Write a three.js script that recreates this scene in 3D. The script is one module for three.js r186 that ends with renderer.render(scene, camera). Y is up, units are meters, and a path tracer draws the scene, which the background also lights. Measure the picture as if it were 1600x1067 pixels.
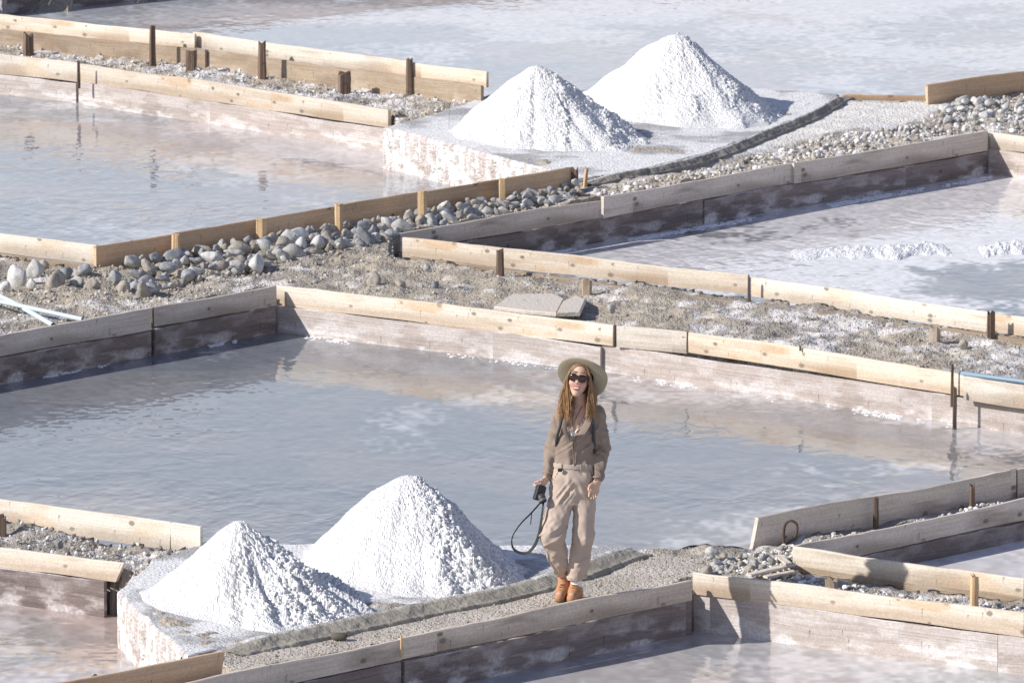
import * as THREE from 'three';
import { mergeGeometries, mergeVertices, toCreasedNormals } from 'three/addons/utils/BufferGeometryUtils.js';
import { RoundedBoxGeometry } from 'three/addons/geometries/RoundedBoxGeometry.js';

// ------------------------------------------------------------------ camera, sky, sun, exposure
const scene = new THREE.Scene();
const FPX = 13600, PITCH = 10 * Math.PI / 180, CAM = new THREE.Vector3(0, 13, 65);
const camera = new THREE.PerspectiveCamera(2 * Math.atan(533.5 / FPX) * 180 / Math.PI, 1600 / 1067, 1, 3000);
camera.position.copy(CAM);
camera.rotation.set(-PITCH, 0, 0);
camera.updateMatrixWorld();
camera.focus = 64; camera.userData.fStop = 13;
scene.add(camera);

const renderer = new THREE.WebGLRenderer({ antialias: true });
renderer.setSize(1024, 682);
renderer.toneMapping = THREE.LinearToneMapping;
renderer.toneMappingExposure = 1.10;
renderer.shadowMap.enabled = true;

const SUNDIR = new THREE.Vector3(-1.51, 1.0, 0.49).normalize();
{
  const W = 512, H = 256, d = new Float32Array(W * H * 4);
  for (let j = 0; j < H; j++) for (let i = 0; i < W; i++) {
    const el = ((j + 0.5) / H - 0.5) * Math.PI, az = ((i + 0.5) / W - 0.5) * 2 * Math.PI;
    const y = Math.sin(el), c = Math.cos(el);
    const k = (j * W + i) * 4;
    const t = Math.max(0, y);
    const hz = 1 / (1 + Math.pow(t / 0.30, 3));           // pale band above the horizon
    let r = 0.045 + 0.76 * hz, g = 0.09 + 0.785 * hz, b = 0.25 + 0.72 * hz;
    const sx = Math.cos(az) * c, sz = Math.sin(az) * c;   // soft glow round the sun
    const cs = Math.max(0, sx * SUNDIR.x + y * SUNDIR.y + sz * SUNDIR.z);
    const gl = Math.pow(cs, 14) * 0.4; r += gl; g += gl * 0.95; b += gl * 0.85;
    if (y < 0) { r = 0.45; g = 0.44; b = 0.42; }
    d[k] = r; d[k + 1] = g; d[k + 2] = b; d[k + 3] = 1;
  }
  const t = new THREE.DataTexture(d, W, H, THREE.RGBAFormat, THREE.FloatType);
  t.mapping = THREE.EquirectangularReflectionMapping; t.magFilter = t.minFilter = THREE.LinearFilter; t.needsUpdate = true;
  scene.background = t; scene.environment = t;
}
const sun = new THREE.DirectionalLight(new THREE.Color(1, 0.955, 0.89), 4.9);
sun.position.copy(SUNDIR).multiplyScalar(60).add(new THREE.Vector3(0, 0, -10));
sun.target.position.set(0, 0, -10);
sun.castShadow = true; sun.shadow.mapSize.set(4096, 4096);
Object.assign(sun.shadow.camera, { left: -30, right: 30, top: 30, bottom: -30, near: 1, far: 150 });
scene.add(sun, sun.target);

// ------------------------------------------------------------------ helpers
const V = (x, y, z) => new THREE.Vector3(x, y, z);
const clamp = (x, a = 0, b = 1) => Math.min(b, Math.max(a, x));
const lerp = (a, b, t) => a + (b - a) * t;
const sstep = (a, b, x) => { const t = clamp((x - a) / (b - a)); return t * t * (3 - 2 * t); };
function rng(seed) { let s = seed >>> 0; return () => { s = (s + 0x6D2B79F5) | 0; let t = Math.imul(s ^ (s >>> 15), 1 | s); t = (t + Math.imul(t ^ (t >>> 7), 61 | t)) ^ t; return ((t ^ (t >>> 14)) >>> 0) / 4294967296; }; }
function h3(x, y, z) { let h = Math.imul(x, 374761393) ^ Math.imul(y, 668265263) ^ Math.imul(z, 1440662683); h = Math.imul(h ^ (h >>> 13), 1274126177); h ^= h >>> 16; h = Math.imul(h, 0x45d9f3b); return ((h ^ (h >>> 15)) >>> 0) / 4294967296; }
function n2(x, y, s = 0, p = 0) {                       // value noise, 0..1, period p if given
  let ix = Math.floor(x), iy = Math.floor(y); let fx = x - ix, fy = y - iy; fx = fx * fx * (3 - 2 * fx); fy = fy * fy * (3 - 2 * fy);
  let jx = ix + 1, jy = iy + 1;
  if (p) { ix = ((ix % p) + p) % p; iy = ((iy % p) + p) % p; jx = ((jx % p) + p) % p; jy = ((jy % p) + p) % p; }
  const a = h3(ix, iy, s), b = h3(jx, iy, s), c = h3(ix, jy, s), d = h3(jx, jy, s);
  return a + (b - a) * fx + (c - a) * fy + (a - b - c + d) * fx * fy;
}
function n3(x, y, z) {
  const ix = Math.floor(x), iy = Math.floor(y), iz = Math.floor(z); let fx = x - ix, fy = y - iy, fz = z - iz;
  fx = fx * fx * (3 - 2 * fx); fy = fy * fy * (3 - 2 * fy); fz = fz * fz * (3 - 2 * fz);
  const l = (a, b, t) => a + (b - a) * t;
  return l(l(l(h3(ix, iy, iz), h3(ix + 1, iy, iz), fx), l(h3(ix, iy + 1, iz), h3(ix + 1, iy + 1, iz), fx), fy),
    l(l(h3(ix, iy, iz + 1), h3(ix + 1, iy, iz + 1), fx), l(h3(ix, iy + 1, iz + 1), h3(ix + 1, iy + 1, iz + 1), fx), fy), fz);
}
function fbm(x, y, o = 4, s = 0, p = 0) { let v = 0, a = 0.5, f = 1, t = 0; for (let i = 0; i < o; i++) { v += a * n2(x * f, y * f, s + i * 17, p ? p * f : 0); t += a; a *= 0.5; f *= 2; } return v / t; }
function worley(x, y, s = 0) { const ix = Math.floor(x), iy = Math.floor(y); let m = 9; for (let j = -1; j < 2; j++) for (let i = -1; i < 2; i++) { const cx = ix + i + h3(ix + i, iy + j, s), cy = iy + j + h3(ix + i, iy + j, s + 91); const d = (cx - x) ** 2 + (cy - y) ** 2; if (d < m) m = d; } return Math.sqrt(m); }

function w3(x, y, z, s) { const ix = Math.floor(x), iy = Math.floor(y), iz = Math.floor(z); let m = 9; for (let k = -1; k < 2; k++) for (let j = -1; j < 2; j++) for (let i = -1; i < 2; i++) { const a = ix + i, b = iy + j, c = iz + k + s * 31; const dx = a + h3(a, b, c) - x, dy = b + h3(a, b, c + 7777) - y, dz = iz + k + h3(a, b, c + 15551) - z, d = dx * dx + dy * dy + dz * dz; if (d < m) m = d; } return Math.sqrt(m); }
// a point of the place seen at picture position (x, y of the 1600 x 1067 photograph) and standing at height h
const SP = Math.sin(PITCH), CP = Math.cos(PITCH);
function G(x, y, h = 0) {
  const dx = x - 800, u = 533.5 - y, dy = -SP * FPX + CP * u, dz = -CP * FPX - SP * u, t = (h - CAM.y) / dy;
  return V(dx * t, h, CAM.z + dz * t);
}
const names = {};
function numbered(n) { const k = names[n] = (names[n] ?? -1) + 1; return k ? n + '_' + String(k).padStart(3, '0') : n; }
function sh(o) { o.castShadow = o.receiveShadow = true; return o; }
function thing(name, label, category, pos, group) {
  const o = new THREE.Group(); o.name = numbered(name); scene.add(o); if (pos) o.position.copy(pos);
  o.userData = { label, category }; if (group) o.userData.group = group; return o;
}
function meshThing(name, geo, mat, label, category, pos, group) {
  const o = sh(new THREE.Mesh(geo, mat)); o.name = numbered(name); scene.add(o); if (pos) o.position.copy(pos);
  o.userData = { label, category }; if (group) o.userData.group = group; return o;
}
function part(name, geo, mat, parent) { const o = sh(new THREE.Mesh(geo, mat)); o.name = name; parent.add(o); return o; }
function struct(name, geo, mat) { const o = sh(new THREE.Mesh(geo, mat)); o.name = numbered(name); o.userData.kind = 'structure'; scene.add(o); return o; }
function dataTex(w, h, fn, srgb = true, rx = 1, ry = 1) {     // fn(i, j, out) writes 0..1 values
  const d = new Uint8Array(w * h * 4), o = [0, 0, 0];
  for (let j = 0; j < h; j++) for (let i = 0; i < w; i++) { fn(i, j, o); const k = (j * w + i) * 4; d[k] = clamp(o[0]) * 255; d[k + 1] = clamp(o[1]) * 255; d[k + 2] = clamp(o[2]) * 255; d[k + 3] = 255; }
  const t = new THREE.DataTexture(d, w, h); t.wrapS = t.wrapT = THREE.RepeatWrapping; t.magFilter = THREE.LinearFilter; t.minFilter = THREE.LinearMipmapLinearFilter; t.generateMipmaps = true;
  if (srgb) t.colorSpace = THREE.SRGBColorSpace; t.repeat.set(rx, ry); t.needsUpdate = true; return t;
}

// ------------------------------------------------------------------ materials
// boards: u runs 4 m along the grain, v 0.25 m across
function woodTex(seed, base, dark, o = {}) {
  const W = 2048, H = 128, R = rng(seed), knots = [];
  for (let i = 0; i < (o.knots ?? 9); i++) knots.push([R() * W, R() * H, 5 + R() * 8, 0.35 + R() * 0.5]);
  const nails = []; for (let i = 0; i < 12; i++) nails.push([R() * W, 20 + R() * 90, 15 + R() * 40]);
  const stain = o.stain ?? 0.35, salt = o.salt ?? 0;
  const f = (i, j) => {
    const u = i / W * 4, v = j / H * 0.25;
    let wob = (n2(u * 2.2, v * 9, seed + 3) - 0.5) * 0.02;
    for (const k of knots) { let dx = Math.abs(i - k[0]); if (dx > W / 2) dx = W - dx; dx /= 3.2; const dy = j - k[1]; wob += 0.011 * Math.sign(dy) * Math.exp(-(dx * dx + dy * dy) / (k[2] * k[2] * 2)); }
    const g = 0.5 * n2(u * 1.6, (v + wob) * 150, seed) + 0.3 * n2(u * 4, (v + wob) * 330, seed + 1) + 0.2 * n2(u * 20, v * 420, seed + 2);
    let t = clamp((g - 0.32) * 1.7) * (o.grain ?? 0.6);
    let kn = 0; for (const q of nails) { const dx = i - q[0], dy = j - q[1]; if (Math.abs(dx) < 14) { kn = Math.max(kn, sstep(3, 1.2, Math.hypot(dx, dy)) * .95, (dy < 0 ? sstep(4, 1, Math.abs(dx)) * sstep(-q[2], 0, dy) * .4 : 0)); } }
    for (const k of knots) { let dx = Math.abs(i - k[0]); if (dx > W / 2) dx = W - dx; const dy = j - k[1]; const r = Math.sqrt(dx * dx / 2.6 + dy * dy) / k[2]; kn = Math.max(kn, sstep(1.15, 0.55, r) * k[3]); }
    const bl = sstep(0.5, 0.8, fbm(u * 1.3, v * 8, 4, seed + 9));
    const low = sstep(0.10, 0.0, v - 0.05 * n2(u * 3, 0, seed + 5)) * n2(u * 1.1, 2, seed + 6);
    const sp = n2(u * 90, v * 110, seed + 11);
    const sl = salt * (0.35 + 0.65 * sstep(0.22, 0.03, v + 0.06 * (n2(u * 5, 1, seed + 30) - 0.5))) * sstep(0.40, 0.66, fbm(u * 4.5, v * 16, 6, seed + 21)) * (0.6 + 0.4 * n2(u * 40, v * 60, seed + 4));
    const warm = sstep(0.56, 0.78, fbm(u * 1.9 + 5, v * 7, 4, seed + 33)) * (o.warm ?? 0);
    return [t, kn, bl * stain + low * (o.low ?? 0.5), sl, sp, warm];
  };
  const buf = new Float32Array(W * H * 6);
  for (let j = 0; j < H; j++) for (let i = 0; i < W; i++) { const q = f(i, j), k = (j * W + i) * 6; for (let c = 0; c < 6; c++) buf[k + c] = q[c]; }
  const st = o.stainCol ?? [0.42, 0.36, 0.31];
  const map = dataTex(W, H, (i, j, c) => {
    const k = (j * W + i) * 6, t = buf[k], kn = buf[k + 1], bl = clamp(buf[k + 2]), sl = clamp(buf[k + 3]);
    for (let q = 0; q < 3; q++) { let x = lerp(base[q], dark[q], t); x = lerp(x, [0.78, 0.58, 0.37][q], buf[k + 5] * 0.8); x = lerp(x, dark[q] * 0.55, kn); x = lerp(x, st[q], bl * 0.75); x = lerp(x, [0.93, 0.92, 0.93][q], sl); c[q] = x * (0.95 + 0.1 * buf[k + 4]); }
  }, true);
  const bump = dataTex(W, H, (i, j, c) => { const k = (j * W + i) * 6; c[0] = c[1] = c[2] = clamp(0.6 - 0.5 * buf[k] - 0.25 * buf[k + 1] + 0.5 * buf[k + 3] * buf[k + 4]); }, false);
  return new THREE.MeshStandardMaterial({ map, bumpMap: bump, bumpScale: o.bump ?? 0.003, roughness: 0.85 });
}
const M = {
  cream: woodTex(11, [0.90, 0.865, 0.815], [0.77, 0.71, 0.635], { knots: 12, stain: 0.42, warm: 0.4, low: 0.85, stainCol: [0.60, 0.50, 0.40] }),
  cream2: woodTex(47, [0.885, 0.86, 0.82], [0.76, 0.71, 0.65], { knots: 8, stain: 0.45, warm: 0.3, low: 0.95, stainCol: [0.52, 0.45, 0.38] }),
  brown: woodTex(23, [0.86, 0.75, 0.63], [0.72, 0.58, 0.45], { knots: 6, stain: 0.22, low: 0.35, stainCol: [0.48, 0.37, 0.27] }),
  grey: woodTex(35, [0.86, 0.815, 0.765], [0.74, 0.685, 0.63], { knots: 7, stain: 0.6, low: 0.75, stainCol: [0.40, 0.34, 0.29], salt: 0.15 }),
  lower: woodTex(59, [0.56, 0.51, 0.495], [0.40, 0.355, 0.35], { knots: 3, stain: 0.5, low: 0.2, stainCol: [0.36, 0.32, 0.315], salt: 0.95, bump: 0.006 }),
  crust: woodTex(71, [0.735, 0.695, 0.67], [0.60, 0.55, 0.53], { knots: 2, stain: 0.55, low: 0, stainCol: [0.50, 0.45, 0.43], salt: 0.85, bump: 0.009 }),
  earth: woodTex(83, [0.66, 0.59, 0.51], [0.52, 0.45, 0.38], { knots: 1, stain: 0.5, low: 0.2, stainCol: [0.42, 0.36, 0.30], salt: 0.3, bump: 0.006 }),
  stake: woodTex(95, [0.50, 0.42, 0.36], [0.25, 0.20, 0.17], { knots: 2, grain: 0.95, stain: 0.5, low: 0, stainCol: [0.2, 0.15, 0.12], bump: 0.008 }),
  stakePale: woodTex(96, [0.84, 0.73, 0.58], [0.66, 0.52, 0.37], { knots: 1, grain: 0.7, stain: 0.2, low: 0, bump: 0.004 }),
};
const std = (r, g, b, rough = 0.9, o = {}) => new THREE.MeshStandardMaterial({ color: new THREE.Color().setRGB(r, g, b), roughness: rough, ...o });

// gravelly soil, 2 m tile
const soilBump = (() => {
  const N = 1024, s = N / 2;
  const H = new Float32Array(N * N);
  const wt = (x, y, p, sd) => { const ix = Math.floor(x), iy = Math.floor(y); let m = 9; for (let j = -1; j < 2; j++) for (let i = -1; i < 2; i++) { const a = ((ix + i) % p + p) % p, b = ((iy + j) % p + p) % p; const cx = ix + i + h3(a, b, sd), cy = iy + j + h3(a, b, sd + 9); const d = (cx - x) ** 2 + (cy - y) ** 2; if (d < m) m = d; } return Math.sqrt(m); };
  for (let j = 0; j < N; j++) for (let i = 0; i < N; i++) {
    const x = i / s, y = j / s;
    const g1 = 1 - wt(x * 24, y * 24, 48, 5), g2 = 1 - wt(x * 60, y * 60, 120, 7);
    H[j * N + i] = clamp(0.45 * fbm(x * 6, y * 6, 5, 3, 12) + 0.3 * Math.max(0, g1) + 0.25 * Math.max(0, g2));
  }
  const bump = dataTex(N, N, (i, j, c) => { c[0] = c[1] = c[2] = H[j * N + i]; }, false, 0.5, 0.5);
  const map = dataTex(N, N, (i, j, c) => { const h = H[j * N + i], k = 0.72 + 0.42 * h + 0.10 * (n2(i * 0.7, j * 0.7, 8) - 0.5); c[0] = k; c[1] = k * 0.99; c[2] = k * 0.975; }, true, 0.5, 0.5);
  return { bump, map };
})();
const soilMat = new THREE.MeshStandardMaterial({ vertexColors: true, map: soilBump.map, bumpMap: soilBump.bump, bumpScale: 0.03, roughness: 0.95 });
const kerbMat = new THREE.MeshStandardMaterial({ vertexColors: true, map: soilBump.map, bumpMap: soilBump.bump, bumpScale: 0.014, roughness: 0.95 });

// salt
const saltBump = dataTex(512, 512, (i, j, c) => { const x = i / 256, y = j / 256; const a = fbm(x * 16, y * 16, 4, 31, 32); c[0] = c[1] = c[2] = a; }, false, 2, 2);
const saltMat = new THREE.MeshStandardMaterial({ color: new THREE.Color().setRGB(0.81, 0.81, 0.815), roughness: 0.75, bumpMap: saltBump, bumpScale: 0.02 });

// ripples on the brine: 12 m tile
const ripple = (() => {
  const N = 2048, s = N / 12;
  return dataTex(N, N, (i, j, c) => {
    const x = i / s, y = j / s;
    const wx = x + 0.12 * n2(x * 3, y * 3, 1, 36), wy = y + 0.12 * n2(x * 3, y * 3, 2, 36);
    const patch = 0.25 + 0.75 * sstep(0.35, 0.7, fbm(x * 0.5, y * 0.5, 3, 44, 6));
    const a = n2(wx * 4.5, wy * 3.4, 5, 0) * 0.36 + n2(wx * 9, wy * 6.5, 6, 0) * 0.38 + n2(wx * 20, wy * 15, 7, 0) * 0.20;
    c[0] = c[1] = c[2] = 0.5 + (a - 0.48) * patch;
  }, false, 1 / 12, 1 / 12);
})();
function brine(seed, o) {     // what lies under the thin brine: grey-blue mud, pinkish film, salt crust. 12 m tile
  const N = o.n ?? 896, s = N / 12;
  const map = dataTex(N, N, (i, j, c) => {
    const x = i / s, y = j / s;
    const wx = x + 0.8 * fbm(x * 1.1, y * 1.1, 3, seed + 40), wy = y + 0.8 * fbm(x * 1.1 + 7, y * 1.1, 3, seed + 41);
    let zb = 0; if (o.zone) { const X = x + o.at[0], Z = y + o.at[1]; for (const [A, B, reach, k] of o.zone) { const ex = B.x - A.x, ez = B.z - A.z, t = clamp(((X - A.x) * ex + (Z - A.z) * ez) / (ex * ex + ez * ez)), d = Math.hypot(X - A.x - ex * t, Z - A.z - ez * t); zb += k * Math.exp(-((d / reach) ** 2)); } }
    const p = zb + 0.8 * fbm(wx * 0.6, wy * 0.6, 4, seed) + 0.2 * fbm(wx * 6, wy * 3.5, 4, seed + 2), q = fbm(wx * 1.1 + 9, wy * 0.8, 5, seed + 5), f = n2(x * 18, y * 11, seed + 8);
    const salt = sstep(o.s0, o.s1, p + 0.12 * (f - 0.5)) * (0.7 + 0.3 * n2(x * 30, y * 24, seed + 12)), pink = clamp(sstep(0.4, 0.65, q) * (o.pink ?? 0.5) + zb * 3);
    for (let k = 0; k < 3; k++) { let v = lerp(o.mud[k], o.film[k], pink); v = lerp(v, o.crust[k], salt * (o.amt ?? 0.8)); c[k] = v * (0.95 + 0.10 * f); }
  }, true, 1 / 12, 1 / 12);
  return new THREE.MeshPhysicalMaterial({ map, roughness: o.rough ?? 0.045, ior: 1.33, bumpMap: ripple, bumpScale: o.bump ?? 0.012 });
}

// ------------------------------------------------------------------ pans: outlines at ground level
const WATER = -0.395;
const back = (p, d = 0.05) => V(p.x, p.y, p.z - d);
const pans = {
  mid: [G(-420, 598, .03), G(-260, 570, .03), G(236, 481, .03), G(431, 444, .03), G(959, 507, .03), G(1075, 517, .04), G(1507, 585, .03), G(1900, 647, .03), G(2250, 700, .03), G(1600, 757, 0), G(1180, 846, 0), G(960, 853, 0), G(450, 853, 0), G(330, 843, 0), back(G(312, 825, .17)), back(G(0, 779, .17)), back(G(-420, 720, .17))],
  ul: [G(-420, 40, .03), G(-200, 63, .03), G(121, 97, .03), G(606, 170, .03), G(604, 200, 0), G(838, 262, 0), back(G(896, 263, .2)), back(G(150, 385, .2)), back(G(0, 365, .17)), back(G(-420, 315, .17))],
  right: [G(624, 363, .03), G(940, 308, .03), G(1240, 254, .03), G(1546, 204, .03), G(1900, 251, .03), G(2300, 303, .03), back(G(2300, 590, .16)), back(G(1172, 433, .16)), back(G(628, 372, .16))],
  top: [back(G(-60, 15, .3)), back(G(302, 52, .3)), back(G(759, 112, .3)), G(770, 146, 0), G(960, 138, 0), G(1320, 148, 0), G(1452, 150, 0), back(G(1600, 113, .2)), back(G(2300, -10, .2)), V(30, 0, -110), V(5, 0, -110), G(235, -2, WATER), G(-60, 33, WATER)],
  left: [G(-420, 796, .03), G(-220, 825, .03), G(192, 879, .03), G(176, 925, 0), G(283, 1028, 0), back(G(349, 1017, .17)), back(G(-420, 1172, .17))],
  near: [G(-200, 1175, .03), G(-50, 1141, .03), G(627, 996, .03), G(1083, 902, .03), G(1085, 892, .06), G(1600, 959, .06), G(2300, 1052, .06), V(9, 0, 16), V(-6, 0, 16)],
  small: [G(1246, 855, .12), G(1600, 781, .12), G(2300, 640, .12), back(G(2300, 1000, .14)), back(G(1600, 904, .14)), back(G(1240, 856, .14))],
};
const polys = Object.values(pans).map(p => { const P = p.map(v => [v.x, v.z]); return { P, b: [Math.min(...P.map(q => q[0])) - 1, Math.max(...P.map(q => q[0])) + 1, Math.min(...P.map(q => q[1])) - 1, Math.max(...P.map(q => q[1])) + 1] }; });
function sdPoly(P, x, y) {
  let d = 1e9, s = false;
  for (let i = 0, j = P.length - 1; i < P.length; j = i++) {
    const [ax, ay] = P[i], [bx, by] = P[j]; const ex = bx - ax, ey = by - ay, wx = x - ax, wy = y - ay; const t = clamp((wx * ex + wy * ey) / (ex * ex + ey * ey || 1));
    d = Math.min(d, (wx - ex * t) ** 2 + (wy - ey * t) ** 2);
    if ((ay > y) !== (by > y) && x < (bx - ax) * (y - ay) / (by - ay) + ax) s = !s;
  }
  return (s ? -1 : 1) * Math.sqrt(d);
}
function panDist(x, z) { let m = 9; for (const q of polys) if (x > q.b[0] && x < q.b[1] && z > q.b[2] && z < q.b[3]) m = Math.min(m, sdPoly(q.P, x, z)); return m; }
const pxPoly = a => a.map(([x, y]) => { const g = G(x, y, 0); return [g.x, g.z]; });
const pathNear = pxPoly([[330, 1060], [640, 996], [1085, 905], [1140, 885], [1090, 862], [1010, 864], [900, 905], [640, 960], [350, 1022]]);
const pathFar = pxPoly([[925, 296], [1040, 268], [1200, 208], [1322, 155], [1500, 156], [1440, 185], [1300, 206], [1130, 248], [1010, 282]]);
const farDike = pxPoly([[-200, 70], [-200, 40], [760, 150], [690, 190], [606, 185]]);
const midDike = pxPoly([[440, 446], [620, 395], [1800, 560], [1800, 640]]);
const loDike = pxPoly([[-200, 770], [330, 850], [220, 910], [-200, 860]]);
const stoneBand = pxPoly([[150, 420], [900, 295], [930, 310], [620, 385], [240, 470], [-60, 480], [-60, 420]]);
const rubbleBand = pxPoly([[925, 300], [1130, 254], [1300, 210], [1440, 190], [1520, 150], [1720, 140], [1720, 220], [1545, 200], [1240, 255], [945, 308]]);

function groundHeight(x, z) {
  const d = panDist(x, z);
  if (d < 0.065) return -0.62;
  const pn = sstep(0.1, -0.15, Math.min(sdPoly(pathNear, x, z), sdPoly(pathFar, x, z)));
  const a = (fbm(x * 1.6, z * 1.6, 3, 61) - 0.5) * 0.10 + (fbm(x * 6, z * 6, 3, 62) - 0.5) * 0.07 + (Math.abs(n2(x * 9, z * 9, 64) - 0.5) + Math.abs(n2(x * 21, z * 17, 65) - 0.5) * 0.5 - 0.35) * 0.05;
  let h = a * lerp(1, 0.12, pn) - 0.012;
  const rough = Math.max(sstep(0.15, -0.2, sdPoly(loDike, x, z)), sstep(0.15, -0.2, sdPoly(farDike, x, z)), sstep(0.1, -0.15, sdPoly(rubbleBand, x, z)));
  if (rough > 0) h += rough * (Math.abs(n2(x * 13, z * 10, 67) - 0.5) * 0.07 + Math.abs(n2(x * 27, z * 20, 68) - 0.5) * 0.035 - 0.02);
  const band = sstep(0.15, -0.3, sdPoly(midDike, x, z));
  h += band * 0.03 * (n2(x * 3, z * 3, 66) - 0.4);
  return Math.min(h, 0.06);
}
{
  const axis = (a, b, step, far) => { const r = []; for (let t = a; t <= b + 1e-6; t += step) r.push(t); const lo = [], hi = []; let s = step; for (let t = a; t > -far;) { s *= 1.5; t -= s; lo.unshift(t); } s = step; for (let t = b; t < far;) { s *= 1.5; t += s; hi.push(t); } return [...lo, ...r, ...hi]; };
  const X = axis(-6.4, 6.4, 0.036, 900), Z = axis(-31, 6, 0.058, 900), nx = X.length, nz = Z.length;
  const pos = new Float32Array(nx * nz * 3), col = new Float32Array(nx * nz * 3), uv = new Float32Array(nx * nz * 2), idx = [];
  for (let j = 0; j < nz; j++) for (let i = 0; i < nx; i++) {
    const k = j * nx + i, x = X[i], z = Z[j];
    pos[3 * k] = x; pos[3 * k + 1] = groundHeight(x, z); pos[3 * k + 2] = z; uv[2 * k] = x; uv[2 * k + 1] = z;
    const a = fbm(x * 0.9, z * 0.9, 4, 71), b = fbm(x * 5, z * 5, 4, 72), c = n2(x * 16, z * 16, 73);
    let r = 0.46, g = 0.405, bl = 0.33;
    const gr = sstep(0.35, 0.65, a); r = lerp(r, 0.36, gr); g = lerp(g, 0.33, gr); bl = lerp(bl, 0.29, gr);
    const fd = sstep(0.2, -0.1, sdPoly(farDike, x, z)), ld = sstep(0.2, -0.1, sdPoly(loDike, x, z)), md = sstep(0.1, -0.2, sdPoly(midDike, x, z));
    const pth = sstep(0.06, -0.1, sdPoly(pathNear, x, z)), ptf = sstep(0.06, -0.1, sdPoly(pathFar, x, z)), rb = sstep(0.2, -0.1, sdPoly(rubbleBand, x, z));
    r = lerp(r, 0.30, ld * 0.7); g = lerp(g, 0.275, ld * 0.7); bl = lerp(bl, 0.25, ld * 0.7);
    let salt = sstep(0.53, 0.68, b * 0.65 + a * 0.35 + 0.22 * (c - 0.5) + fd * 0.13 + ld * 0.03 + rb * 0.06 + md * (clamp(x * 0.02) + 0.02) - 0.02);
    const q1 = 0.93 + 0.14 * b;
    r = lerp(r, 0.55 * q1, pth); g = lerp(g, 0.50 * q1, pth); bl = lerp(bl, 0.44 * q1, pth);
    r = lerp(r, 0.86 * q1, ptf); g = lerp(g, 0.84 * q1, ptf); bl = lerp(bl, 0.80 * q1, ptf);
    salt *= 1 - 0.85 * pth; salt *= 0.85;
    r = lerp(r, 0.82, salt); g = lerp(g, 0.80, salt); bl = lerp(bl, 0.80, salt);
    col[3 * k] = r; col[3 * k + 1] = g; col[3 * k + 2] = bl;
  }
  for (let j = 0; j < nz - 1; j++) for (let i = 0; i < nx - 1; i++) { const a = j * nx + i, b = a + 1, c = a + nx, d = c + 1; idx.push(a, c, b, b, c, d); }
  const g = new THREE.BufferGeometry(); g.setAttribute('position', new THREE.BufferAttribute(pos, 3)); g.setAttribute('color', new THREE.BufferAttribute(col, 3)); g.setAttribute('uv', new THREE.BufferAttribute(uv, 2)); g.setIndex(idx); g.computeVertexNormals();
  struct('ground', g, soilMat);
}
function flatPoly(pts, y, grow = 0.06) {
  const c = pts.reduce((a, p) => a.add(p), V(0, 0, 0)).divideScalar(pts.length);
  const s = new THREE.Shape(pts.map(p => { const d = V(p.x - c.x, 0, p.z - c.z).normalize(); return new THREE.Vector2(p.x + d.x * grow, -(p.z + d.z * grow)); }));
  const g = new THREE.ShapeGeometry(s); g.rotateX(-Math.PI / 2); g.translate(0, y, 0);
  const p = g.attributes.position, uv = g.attributes.uv; for (let i = 0; i < p.count; i++) uv.setXY(i, p.getX(i), p.getZ(i)); return g;
}
const white = [0.93, 0.915, 0.915], vis = { mid: [-5.6, -9.5], ul: [-6.2, -24], right: [-1.6, -22], top: [-6, -35], left: [-6, -5], near: [-4, -1.5], small: [0, -4] };
const pools = {
  mid: brine(101, { mud: [0.47, 0.49, 0.52], film: [0.60, 0.575, 0.565], crust: white, s0: 0.70, s1: 0.88, amt: 0.6, pink: 0.35, at: vis.mid, zone: [[G(480, 522, WATER), G(1620, 680, WATER), 1.6, .25], [G(100, 790, WATER), G(240, 800, WATER), .6, .2], [G(1150, 845, WATER), G(1600, 740, WATER), .9, .2]] }),
  ul: brine(112, { mud: [0.55, 0.57, 0.595], film: [0.70, 0.645, 0.635], crust: white, s0: 0.60, s1: 0.78, amt: 0.5, pink: 0.4, at: vis.ul, zone: [[G(-100, 110, WATER), G(600, 205, WATER), 3.2, .17], [G(604, 240, WATER), G(785, 280, WATER), .8, .1]] }),
  right: brine(123, { mud: [0.47, 0.485, 0.515], film: [0.60, 0.585, 0.58], crust: white, s0: 0.50, s1: 0.64, amt: 0.95, at: vis.right, zone: [[G(900, 380, WATER), G(1600, 262, WATER), 2.6, .16], [G(1230, 400, WATER), G(1620, 388, WATER), .9, .1], [G(1580, 260, WATER), G(1700, 275, WATER), 3, .1]], bump: 0.016 }),
  top: brine(134, { mud: [0.65, 0.67, 0.69], film: [0.75, 0.71, 0.70], crust: white, s0: 0.52, s1: 0.70, amt: 0.6, bump: 0.010, at: vis.top, zone: [[G(1300, 15, WATER), G(1700, 25, WATER), 4, .2], [G(350, 10, WATER), G(900, 0, WATER), 2, .06]] }),
  left: brine(145, { n: 512, mud: [0.58, 0.575, 0.57], film: [0.70, 0.63, 0.605], at: vis.left, zone: [[G(-50, 905, WATER), G(150, 945, WATER), 1.2, .2]], crust: white, s0: 0.5, s1: 0.7, amt: 0.6, pink: 0.8 }),
  near: brine(156, { n: 512, mud: [0.66, 0.665, 0.67], film: [0.73, 0.70, 0.685], crust: white, s0: 0.5, s1: 0.68, amt: 0.7, pink: 0.7 }),
  small: brine(167, { n: 512, mud: [0.86, 0.86, 0.865], film: [0.82, 0.79, 0.79], crust: white, s0: 0.4, s1: 0.6, amt: 0.8 }),
};
for (const k in pans) { const g = flatPoly(pans[k], k === 'small' ? -0.2 : WATER), uv = g.attributes.uv; for (let i = 0; i < uv.count; i++) uv.setXY(i, uv.getX(i) - vis[k][0], uv.getY(i) - vis[k][1]); struct('water', g, pools[k]); }

// ------------------------------------------------------------------ plank walls
let boardCount = 0;
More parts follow.
